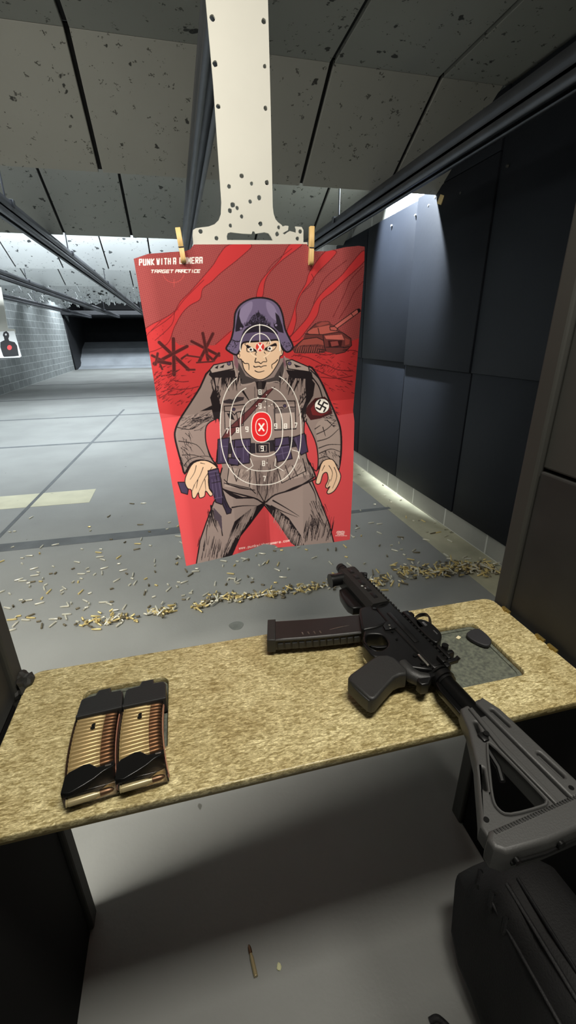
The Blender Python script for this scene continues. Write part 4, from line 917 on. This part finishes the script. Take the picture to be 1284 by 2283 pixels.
gb(mmarks, 'rivet_marks', mat('dull_marks', (110,100,90), .3, .6), mg)
def mscr(b):
    p0 = mline(.18,.42); p1 = mline(.40,.30); tube(b, [GV(*p0,.0066), GV((p0[0]+p1[0])/2,(p0[1]+p1[1])/2,.0069), GV(*p1,.0066)], .0008, n=6, rs=[.0004,.0010,.0004])
gb(mscr, 'scratch_highlight', M_silv, mg)  # bright sliver stands in for a scratch highlight on the magazine
gb(lambda b: cyl(b, GV(*mline(.985,1.04),-.004), GV(mline(.985,1.04)[0]+.006, mline(.985,1.04)[1], -.004), .0015), 'floor_plate_button', M_alu, mg)
# buffer tube, nut and end plate
gb(lambda b: cyl(b, GV(.002,-.002,.0), GV(-.10,-.003,.0), .0150, n=32), 'buffer_tube', M_tube)
def nut(b):
    cyl(b, GV(.004,-.001), GV(.000,-.001), .0205, n=32); cyl(b, GV(-.002,-.001), GV(-.012,-.001), .0190, n=32); cyl(b, GV(-.014,-.001), GV(-.018,-.001), .0172, n=32); cyl(b, GV(.012,-.001), GV(.007,-.001), .0192, n=32)
gb(nut, 'castle_nut', M_alu)
gp('end_plate', [(.006,.006),(.006,-.020),(.003,-.044),(-.006,-.052),(-.016,-.050),(-.018,-.038),(-.006,-.024),(-.002,.006)], -.010, .012, M_alu, bev=.003)
gp('tube_rib', [(-.012,-.014),(-.090,-.016),(-.090,-.026),(-.030,-.026),(-.014,-.022)], -.006, .006, M_tube, bev=.002)
# stock
sk = [(-.070,.016),(-.078,.021),(-.100,.0245),(-.200,.0290),(-.236,.0300),(-.240,-.020),(-.240,-.112),(-.232,-.1165),(-.222,-.1160),(-.213,-.1080),(-.155,-.064),(-.108,-.0370),(-.086,-.0290),(-.076,-.0240)]
hole = smoothp([(-.140,-.0275),(-.148,-.0385),(-.170,-.056),(-.200,-.0785),(-.214,-.0830),(-.2235,-.0740),(-.2285,-.0320),(-.2265,-.0225),(-.2200,-.0205),(-.180,-.0225)], True, 3)
def slot(u0, v0, u1, v1, r):
    a = math.atan2(v1-v0, u1-u0); o = []
    for k in range(7): o.append((u1+r*math.cos(a-math.pi/2+math.pi*k/6), v1+r*math.sin(a-math.pi/2+math.pi*k/6)))
    for k in range(7): o.append((u0+r*math.cos(a+math.pi/2+math.pi*k/6), v0+r*math.sin(a+math.pi/2+math.pi*k/6)))
    return o
sl = [slot(-.106,-.0215,-.126,-.0300,.0028), slot(-.166,-.0640,-.188,-.0785,.0026)]
stk = gp('stock', sk, -.0130, .0130, M_pol2, [hole]+sl, bev=.0035)
# upper beam of the stock, thicker, with a long groove and two slots
gp('stock_beam', [(-.074,.017),(-.100,.0262),(-.236,.0325),(-.236,.0060),(-.100,.0010),(-.080,.0000)], .0090, .0195, M_pol2, [slot(-.100,.0125,-.128,.0145,.0028), slot(-.178,.0180,-.210,.0200,.0030)], bev=.003, parent=stk)
gp('stock_beam_lower_rail', [(-.082,-.0150),(-.150,-.0205),(-.234,-.0160),(-.236,-.0085),(-.150,-.0120),(-.082,-.0080)], .0110, .0165, M_pol2, bev=.002, parent=stk)
gp('stock_beam_underside', [(-.072,.018),(-.236,.030),(-.236,-.016),(-.150,-.020),(-.076,-.016)], -.0195, -.010, M_pol2, bev=.003, parent=stk)
gb(lambda b: tube(b, [GV(u,v,.0135) for u, v in hole], .0018, n=6, closed=True), 'opening_lip', M_pol2, stk)
gb(lambda b: (bx(b, (-.034,-.136,.006), (-.024,-.122,.0165), bev=.002), cyl(b, GV(-.128,-.024,.010), GV(-.128,-.024,.019), .004), tube(b, [GV(-.140,-.030,.004), GV(-.165,-.033,.0), GV(-.180,-.040,-.004)], .004, n=8)), 'release_lever', M_alu, stk)
def screw(b):
    for u, v in ((-.219,-.105),(-.226,.016)): cyl(b, GV(u,v,.0128), GV(u,v,.0142 if v < 0 else .0200), .0032)
gb(screw, 'stock_screw', M_blks, stk)
# butt pad
bp_ = gp('butt_pad', [(-.232,.032),(-.238,.0335),(-.258,.030),(-.264,.018),(-.262,-.060),(-.256,-.112),(-.248,-.1215),(-.238,-.1210),(-.231,-.1130)], -.0190, .0185, M_pol2, bev=.005, parent=stk)
def ridges(b):
    for k in range(34): v = .026-.134*k/33; bx(b, (v-.0011,-.2375,.0170), (v+.0011,-.2335,.0195))
gb(ridges, 'butt_pad_ridges', M_pol, stk)
def pads(b):
    tube(b, [GV(-.2635,.010,-.002), GV(-.2630,-.060,-.002), GV(-.2580,-.104,-.002)], .0022, n=6)
    cyl(b, GV(-.2590,-.040,.004), GV(-.2655,-.040,.004), .0048); cyl(b, GV(-.2570,-.098,.002), GV(-.2620,-.098,.002), .0040)
gb(pads, 'pad_moulding', M_blks, stk)
# sights
gb(lambda b: (bx(b, (.030,.108,-.012), (.044,.166,.013), bev=.002), bx(b, (.044,.150,-.010), (.050,.162,.011), bev=.0015), bx(b, (.040,.100,-.010), (.058,.128,.012), bev=.004)), 'optic_base', M_alu)
def loop(b):
    pts = [GV(.146,.046,-.004), GV(.154,.056,-.003), GV(.158,.067,-.001), GV(.155,.077,.001), GV(.147,.080,.003), GV(.132,.074,.005), GV(.116,.062,.006), GV(.108,.052,.007)]
    tube(b, smoothp(pts, False, 5), .0022, n=6, flat=2.4)
gb(loop, 'optic_hood', M_alu)
gp('optic_body', smoothp([(.130,.036),(.132,.052),(.118,.062),(.096,.064),(.078,.060),(.066,.048),(.064,.034),(.10,.030)], True, 3), -.012, .013, M_alu, bev=.003)
gb(lambda b: (bx(b, (.044,.108,.012), (.050,.120,.0155), bev=.001), bx(b, (.050,.080,.012), (.0525,.092,.0150), bev=.0006)), 'optic_glint_parts', mat('worn_grey', (120,120,122), .3, .7))
gb(lambda b: (bx(b, (.030,.020,-.012), (.038,.056,.013), bev=.002), bx(b, (.036,.030,-.010), (.052,.040,.012), bev=.003), cyl(b, GV(.046,.042,-.014), GV(.046,.042,.018), .0060)), 'rear_sight', M_alu)
gb(lambda b: (bx(b, (.016,.010,.006), (.044,.018,.014), bev=.002), cyl(b, GV(.014,.040,.010), GV(.014,.046,.016), .004)), 'sight_latch', M_alu)
# ------------------------------------------------------------------ white hanger behind the poster
M_pl = mat('white_corrugated_plastic', (186,184,174), .55, var=.03, vscale=5)
HYY = 1.316
def onY(px, py, Y=HYY):
    p = aty(px, py, Y); return (p.x, p.z)
outl = [(458,0),(475,190),(493,451),(492,478),(487,492),(478,501),(465,506),(449,508),(436,510),(430,514),(429,525),(431,552),(431,575),(684,575),(684,541),(675,541),(675,514),(671,507),(657,506),(659,512),(659,520),(652,518),(645,516),(638,520),(633,524),(629,521),(634,518),(641,514),(642,505),(635,504),(629,506),(626,502),(619,497),(613,490),(609,478),(607,463),(602,230),(596,0)]
pts = [onY(*q) for q in outl]
topz = 2.0
def ext(a, b, z):
    return (a[0]+(a[0]-b[0])*(z-a[1])/(a[1]-b[1]), z)
pts = [ext(pts[0], pts[1], 2.06)]+pts+[ext(pts[-1], pts[-2], 2.06)]
pts = [p for p in pts]
hp = [(473,44),(587,51),(479,145),(589,151),(486,240),(591,244),(538,394),(560,411),(594,409),(510,417),(577,442),(557,451),(518,458),(512,471),(528,465),(538,484),(580,500),(513,504),(482,532),(447,517),(526,457)]
hh = [circ(*onY(x, y), random.uniform(.0042,.0062), 10, .12) for x, y in hp[:-1]]
hh = [h for h in hh]
hh.append(circ(*onY(620,508), .0045, 9, .2)); hh.append(circ(*onY(617,523), .0055, 9, .2)); hh.append(circ(*onY(668,517), .0055, 9, .1)); hh.append(circ(*onY(662,533), .005, 9, .1))
hh.append([onY(*q) for q in ((506,536),(505,528),(507,521),(513,519),(540,522),(560,523),(562,517),(566,517),(568,522),(588,519),(597,521),(603,528),(608,537),(580,536.5))])
hk = empty('target_hanger', (.21, HYY, 2.05), label='white plastic target hanger with bullet holes, hanging from the rail above the poster', cat='target hanger')
me = prism_mesh(pts, hh, 0, .006, 0); me.transform(Matrix.Translation((-.21, -HYY, -2.05)) @ yzplane(HYY)); link('hanger_sheet', me, M_pl, hk)
bm = bmesh.new(); bx(bm, (-.05,.003,-.045), (.04,.010,.005), bev=.002)
bmobj('trolley', bm, M_steel, hk, smooth=40)
# ------------------------------------------------------------------ wooden clothes pegs
M_wood = mat('pine_wood', (204,170,112), .55, var=.14, vscale=30, stretch=(4,4,.4))
def peg(px0, py0, px1, py1, label):
    Y = 1.301; a = aty(px0, py0, Y); b = aty(px1, py1, Y); d = a-b; L = d.length; ang = math.atan2(d.x, d.z)
    t = empty('clothes_peg', b, (0, ang, 0), label, 'clothes peg', 'wooden pegs holding the poster')
    for s, y0 in ((-1, -.009), (1, .012)):
        pr = [(0,0),(.0035,0),(.006,.010),(.0062,L*.40),(.0048,L*.43),(.0048,L*.47),(.0065,L*.5),(.0050,L),(.001,L),(-.0005,L*.6),(0,L*.3)]
        me = prism_mesh([(p*1., q) for p, q in pr], (), -.0062, .0062, .0006)
        # local: profile depth -> y, length -> z, width -> x
        sg = -1 if s < 0 else 1
        me.transform(Matrix(((0,0,1,0),(sg,0,0,.0015*sg),(0,1,0,0),(0,0,0,1)))); link('peg_half', me, M_wood, t)
    bm = bmesh.new()
    for x in (-.003,.003): tube(bm, [(x,-.0085,L*.445),(x,-.004,L*.47),(x,.004,L*.47),(x,.0085,L*.445),(x,.004,L*.42),(x,-.004,L*.42)], .0008, n=6, closed=True)
    tube(bm, [(-.0075,-.0075,L*.45),(.0075,-.0075,L*.45)], .0011, n=6)
    bmobj('spring', bm, M_steel, t, smooth=40); return t
peg(396, 508, 410, 586, 'left wooden clothes peg clipping the top of the poster over its title')
peg(695, 505, 693, 591, 'right wooden clothes peg clipping the top of the poster')
# ------------------------------------------------------------------ second, distant target in the left lanes
Y2 = 9.45
t2 = empty('lane_target', (-3.05, Y2, 1.3), label='small distant paper target with a black bust and red centre by the left block wall', cat='target')
hs = [onY(*q, Y2) for q in ((-20,640),(2,640),(17,732),(33,734),(34,742),(30,747),(-24,747),(-24,734),(-12,732))]
me = prism_mesh(hs, (), 0, .006); me.transform(Matrix.Translation((3.05,-Y2,-1.3)) @ yzplane(Y2+.02)); link('hanger_sheet', me, M_pl, t2)
sh = [onY(*q, Y2) for q in ((-22,740),(32,738),(48,794),(44,797),(-22,799))]
me = prism_mesh(sh, (), 0, .002); me.transform(Matrix.Translation((3.05,-Y2,-1.3)) @ yzplane(Y2)); link('paper', me, mat('white_paper', (226,228,226), .6), t2)
f3 = lambda *p: [onY(x*400/1284, 400+y*400/1284, Y2-.002) for x, y in p]
bust = f3((25,1095),(45,1085),(62,1100),(66,1120),(60,1140),(66,1155),(105,1165),(122,1190),(135,1262),(100,1266),(30,1270),(22,1262),(2,1200),(2,1165),(32,1150),(28,1130),(20,1115))
me = prism_mesh(bust, (), 0, .001); me.transform(Matrix.Translation((3.05,-Y2,-1.3)) @ yzplane(Y2-.0015)); link('printed_bust', me, mat('black_ink', (44,44,46), .6), t2)
me = prism_mesh([onY((68+17*math.cos(a))*400/1284, 400+(1203+18*math.sin(a))*400/1284, Y2-.003) for a in np.linspace(0,6.0,14)], (), 0, .001); me.transform(Matrix.Translation((3.05,-Y2,-1.3)) @ yzplane(Y2-.003)); link('printed_centre', me, mat('red_ink', (236,84,84), .5), t2)
me = prism_mesh([onY((42+7*math.cos(a))*400/1284, 400+(1110+8*math.sin(a))*400/1284, Y2-.003) for a in np.linspace(0,6.0,10)], (), 0, .001); me.transform(Matrix.Translation((3.05,-Y2,-1.3)) @ yzplane(Y2-.003)); link('printed_head_mark', me, mat('white_ink', (225,225,225), .5), t2)
# ------------------------------------------------------------------ spent casings
M_cb = mat('spent_brass', (224,204,142), .3, .4); M_cs = mat('spent_pale_case', (216,213,196), .3, .4); M_cd = mat('dull_dark_case', (120,112,92), .5, .5)
long_p = [(0,.0004),(.0046,0),(.0048,.0011),(.0042,.0018),(.0042,.0026),(.0047,.0032),(.0045,.036),(.0032,.0395),(.0032,.0447),(.0027,.0447),(.0027,.040),(0,.038)]
short_p = [(0,.0004),(.0048,0),(.0049,.0011),(.0043,.0018),(.0049,.0028),(.0047,.0190),(.0042,.0190),(.0042,.004),(0,.004)]
T0 = lambda L: Matrix.Translation((-L/2,0,0)) @ RX
cm = {}
for nm, pr, L in (('l',long_p,.0447),('s',short_p,.019)):
    for mn, mt in (('b',M_cb),('p',M_cs),('d',M_cd)): cm[nm+mn] = meshof(lambda bm: lathe(bm, pr, 10, T0(L)), mt, 40)
rc = random.Random(21); items = []
def drop(x, y, z=0, k=None, pile='s'):
    kind = k or (('l' if rc.random() < .5 else 's')+rc.choice('bbbppd' if pile != 's' else 'bppppd'))
    tilt = 0 if pile == 's' else rc.uniform(-.45,.45)
    items.append((x, y, .0052+z, kind, rc.uniform(0, 6.28), tilt, pile))
def floorpt(px, py): return atz(px, py, 0)
# scattered: traced positions from the photo (crop of the left floor, two pixels to one)
cr = [(590,88),(642,86),(140,150),(400,192),(758,172),(45,215),(66,212),(57,283),(248,272),(498,248),(632,247),(616,268),(673,276),(613,292),(748,202),(628,182),(100,332),(132,322),(99,357),(345,350),(447,327),(460,339),(532,328),(532,358),(692,345),(802,328),(792,356),(812,264),(797,234),
 (153,379),(239,370),(228,402),(172,396),(327,380),(396,393),(424,405),(457,399),(467,377),(552,386),(85,428),(103,434),(128,444),(140,440),(183,437),(193,424),(134,459),(198,468),(205,452),(327,440),(350,439),(289,467),(279,490),(277,477),(362,484),(402,490),(522,432),(592,424),(581,452),(605,443),(652,425),(666,454),(699,454),(654,480),(648,488),(752,451),(755,472),(793,460),(800,440),(824,440),(880,380),(852,407),(688,506),(44,492),(2,485),(3,349),(95,520),(107,528),(125,522),(188,512),(178,535),(305,540),(320,535),(290,550),(348,558),(382,524),(400,538),(378,562),(60,548),(35,556),(489,538),(500,528),(558,551),(668,550),(86,592),(70,600),(55,608),(70,628),(135,590),(140,600),(117,610),(174,616),(188,636),(240,606),(236,630),(268,602),(300,584),(296,600),(290,632),(48,656),(822,518),(842,514),(853,490),(858,482),(820,500),
 (1000,345),(997,367),(1062,347),(1049,365),(1092,335),(1112,340),(1096,340),(1145,319),(1160,365),(1180,357),(1197,350),(1244,360),(1240,385),(1245,284),(1228,300),(1173,312),(1020,428),(1036,424),(1052,428),(1064,435),(1012,450),(1063,445),(1130,424),(1128,440),(1175,452),(1232,442),(1266,418),(938,497),(920,495)]
for x, y in cr:
    p = floorpt(x*.4984, 1080+y*.4984); drop(p.x, p.y)
# right of the poster
cr2 = [(130,1825),(205,1810),(250,1815),(150,1745),(225,1712),(300,1690),(362,1690),(278,1665),(268,1612),(310,1700),(430,1800),(360,1885),(370,1895),(352,1915),(365,1950),(330,1955),(430,1955),(250,1930),(495,1900),(480,1800),(500,1860),(540,1810),(555,1770),(560,1860),(660,1865),(600,1880),(20,1950),(75,1990),(90,2030),(170,2025),(240,2065),(205,2100),(455,2020),(290,1985),(600,1980),(390,1780),(530,1865),(620,1905),(700,1990)]
for x, y in cr2:
    p = floorpt(740+x*.42368, 400+y*.42368); drop(p.x, p.y)
for k in range(60):
    x = rc.uniform(-1.1,1.5); y = rc.uniform(2.05,2.5)+rc.random()**3*1.2; drop(x, y)
# heaps along the line on the floor
def heap(p0, p1, n, sp, zmax, pile):
    a = floorpt(*p0); b = floorpt(*p1)
    for _ in range(n):
        t = rc.random(); q = a+(b-a)*t; h = rc.random()
        drop(q.x+rc.gauss(0,.012), q.y+rc.gauss(0,sp), h*h*zmax, None, pile)
heap((168,1393),(300,1378), 46, .022, .010, 'hl'); heap((345,1371),(392,1359), 38, .026, .014, 'hl'); heap((215,1392),(250,1378), 12, .05, .01, 'hl'); heap((300,1378),(345,1369), 12, .02, .004, 'hl')
heap((428,1362),(470,1342), 30, .02, .010, 'hm'); heap((465,1340),(540,1334), 52, .024, .014, 'hm'); heap((540,1333),(640,1324), 66, .016, .012, 'hm'); heap((640,1318),(742,1306), 60, .024, .014, 'hm')
heap((742,1302),(760,1298), 16, .03, .010, 'hm')
heap((825,1305),(870,1292), 46, .035, .016, 'hr'); heap((880,1280),(905,1268), 22, .05, .012, 'hr'); heap((870,1300),(920,1270), 16, .05, .005, 'hr')
heap((930,1278),(1100,1272), 150, .030, .022, 'hr'); heap((1000,1270),(1105,1270), 120, .045, .030, 'hr'); heap((900,1272),(1000,1275), 30, .04, .008, 'hr')
items = [i for i in items if i[1] > .8 and i[0] < 1.76]
items.sort(key=lambda i: (i[0]**2+i[1]**2))
LB = {'s': ('spent casing scattered loosely on the open grey floor beyond the shelf', 'scattered casings'),
      'hl': ('spent brass casing in the small heap on the floor at the left, nearest the magazines', 'left heap of casings'),
      'hm': ('spent brass casing in the long row of brass between the heap gap and the muzzle', 'middle row of casings'),
      'hr': ('spent brass casing in the dense pile running to the right wall', 'right pile of casings')}
rest = bmesh.new()
for n, (x, y, z, kind, a, tilt, pile) in enumerate(items):
    if n < 296:
        o = bpy.data.objects.new('spent_casing', cm[kind]); COL.objects.link(o); o.location = (x,y,z+abs(math.sin(tilt))*.012); o.rotation_euler = (0, tilt, a)
        tag(o, LB[pile][0], 'casing', LB[pile][1])
    else:
        Mx = Matrix.Translation((x,y,z+abs(math.sin(tilt))*.012)) @ Matrix.Rotation(a,4,'Z') @ Matrix.Rotation(tilt,4,'Y')
        L = .0447 if kind[0] == 'l' else .019
        lathe(rest, long_p if kind[0] == 'l' else short_p, 8, Mx @ T0(L), mi='bpd'.index(kind[1]))
ro = bmobj('spent_casings', rest, [M_cb, M_cs, M_cd], smooth=40); tag(ro, 'remaining far spent casings of the brass piles along the right wall and beyond', 'casings', kind='stuff')
# one cartridge and a paper scrap on the booth floor
p = floorpt(565, 2143)
t = empty('cartridge', (p.x+.001, p.y-.028, .005), (0,0,math.radians(97)), 'single dark cartridge lying alone on the booth floor under the shelf', 'cartridge')
link('case', case_me.copy(), None, t); link('bullet', bul_me, None, t); t.children[0].data.materials.clear(); t.children[0].data.materials.append(mat('tarnished_brass', (120,92,70), .4, .8))
p = floorpt(622, 2156); bm = bmesh.new(); bmesh.ops.create_icosphere(bm, subdivisions=2, radius=.006)
for v in bm.verts: v.co = Vector((v.co.x*random.uniform(.6,1.2), v.co.y*random.uniform(.6,1.4), v.co.z*.45))
tag(bmobj('paper_scrap', bm, mat('pale_scrap', (214,214,170), .7), loc=(p.x,p.y,.0027)), 'small pale yellow scrap on the booth floor beside the lone cartridge', 'scrap')
# ------------------------------------------------------------------ black soft bag against the right divider
M_bag = mat('black_nylon', (9,9,10), .75, var=.2, vscale=12, bump=.5, bscale=300)
M_bag2 = mat('black_webbing', (15,15,17), .6, bump=.5, bscale=500)
bag = empty('gear_bag', (.54, .12, 0), label='black soft nylon gear bag on the floor against the right divider, bottom right', cat='bag')
bm = bmesh.new(); rings = []
NYB = 22; NC = 28
for i in range(NYB+1):
    f = i/NYB; y = .355-f*.95
    e = min(1, math.sin(min(f/.10,1)*math.pi/2)*.75+.25)*min(1, math.sin(min((1-f)/.08,1)*math.pi/2)*.6+.4)
    ring = []
    for k in range(NC):
        a = 2*math.pi*k/NC; c, s_ = math.cos(a), math.sin(a)
        rx = .092*abs(c)**.55*(1 if c > 0 else -1); rz = .165*abs(s_)**.6*(1 if s_ > 0 else -1)
        z = .168+rz*e; lean = .055*(z/.33)
        x = -.005+rx*(.5+.5*e)+lean*.6
        wr = .004*math.sin(9*f*6.28+z*30)+.003*math.sin(z*55+f*12)
        x += wr if c < 0 else 0
        if s_ > .6: z += .006*math.sin(f*30+c*3)
        if x > .104: x = .104
        ring.append(bm.verts.new((x, y, max(z, .003))))
    rings.append(ring)
for A, B in zip(rings, rings[1:]):
    for k in range(NC): bm.faces.new((A[k], A[(k+1)%NC], B[(k+1)%NC], B[k]))
bm.faces.new(rings[0]); bm.faces.new(rings[-1])
bmobj('bag_body', bm, M_bag, bag, smooth=60)
def onbag(f, a, off=.002):
    y = .355-f*.95; c, s_ = math.cos(a), math.sin(a)
    rx = .092*abs(c)**.55*(1 if c > 0 else -1); rz = .165*abs(s_)**.6*(1 if s_ > 0 else -1); z = .168+rz
    return (min(-.005+rx+.033*(z/.33), .104)+off*c, y, z+off*s_)
for nm, a, r in (('top_piping', 1.95, .004), ('side_piping', 2.45, .0035), ('zip', 1.72, .003)):
    bm = bmesh.new(); tube(bm, [onbag(f, a, .003) for f in np.linspace(.10,.93,24)], r, n=8, flat=.6 if nm != 'zip' else 1.6); bmobj(nm, bm, M_bag2, bag, smooth=50)
bm = bmesh.new(); tube(bm, [onbag(f, 1.50, .004) for f in np.linspace(.30,.42,8)], .0014, n=6); bmobj('pink_pull_cord', bm, mat('dull_pink_cord', (150,104,112), .5), bag, smooth=50)
for f in (.06,.10,.14):
    bm = bmesh.new(); tube(bm, [onbag(f, 2.3, .001), onbag(f, 2.3, .012), onbag(f+.012, 2.5, .012), onbag(f+.012, 2.6, .001)], .004, n=6, flat=.5); bmobj('webbing_tab', bm, M_bag2, bag, smooth=40)
bm = bmesh.new()
hd = [(-.02,.10,.33),(-.03,.08,.40),(.0,.02,.43),(.02,-.06,.43),(.0,-.12,.40),(-.02,-.14,.33)]
tube(bm, smoothp([(-.03,.05,.325),(-.06,.03,.345),(-.07,-.04,.35),(-.06,-.12,.345),(-.03,-.14,.325)], False, 5), .010, n=8, flat=.35); bmobj('carry_handle', bm, M_bag2, bag, smooth=50)
# strap end on the floor in front of the camera
bm = bmesh.new(); p = floorpt(972, 2280)
tube(bm, smoothp([(p.x-.012,p.y+.004,.004),(p.x+.002,p.y+.003,.010),(p.x+.014,p.y-.006,.007),(p.x+.03,p.y-.03,.004),(p.x+.05,p.y-.07,.004)], False, 4), .006, n=8, flat=.5)
tag(bmobj('loose_strap', bm, M_bag2, smooth=40), 'end of a dark strap lying on the floor at the bottom edge', 'strap')
# ------------------------------------------------------------------ light
area('booth_lamp', (.40, .14, 2.42), .9, .25, 35, WARM, (math.radians(8), 0, 0))
area('booth_lamp', (-.95, .42, 2.42), .9, .25, 55, WARM, (math.radians(15), 0, 0))  # unseen neighbouring booth, lamp added to light the floor past the poster
area('booth_lamp', (-2.05, .42, 2.42), .9, .25, 60, WARM, (math.radians(15), 0, 0))  # second added lamp, over the next unseen booth
def lamp_row(y, z, power, tilt, sx=5.4, x=-1.3):
    area('range_lamp', (x, y, z), sx, .22, power, COOL, (math.radians(tilt), 0, 0))
lamp_row(5.5, 2.6, 215, 42, 4.4, -1.8); lamp_row(3.4, 2.72, 55, 45, 4.0, -2.0)
lamp_row(8.2, 2.75, 150, 25); lamp_row(10.6, 2.75, 130, 15); lamp_row(13.2, 2.75, 125, 8); lamp_row(16.0, 2.8, 140, 5); lamp_row(19.3, 2.9, 330, 20)
l = bpy.data.lights.new('wall_spot', 'SPOT'); l.energy = 1300; l.color = COOL; l.spot_size = math.radians(75); l.spot_blend = .3; l.shadow_soft_size = .04
o = bpy.data.objects.new('wall_spot', l); COL.objects.link(o); o.location = (1.36, 3.37, 2.76); o.rotation_euler = (math.radians(0), math.radians(-42), 0)
w = bpy.data.worlds.new('World'); S.world = w; w.use_nodes = True; w.node_tree.nodes['Background'].inputs[0].default_value = (.5,.55,.6,1); w.node_tree.nodes['Background'].inputs[1].default_value = .02
S.view_settings.exposure = 0
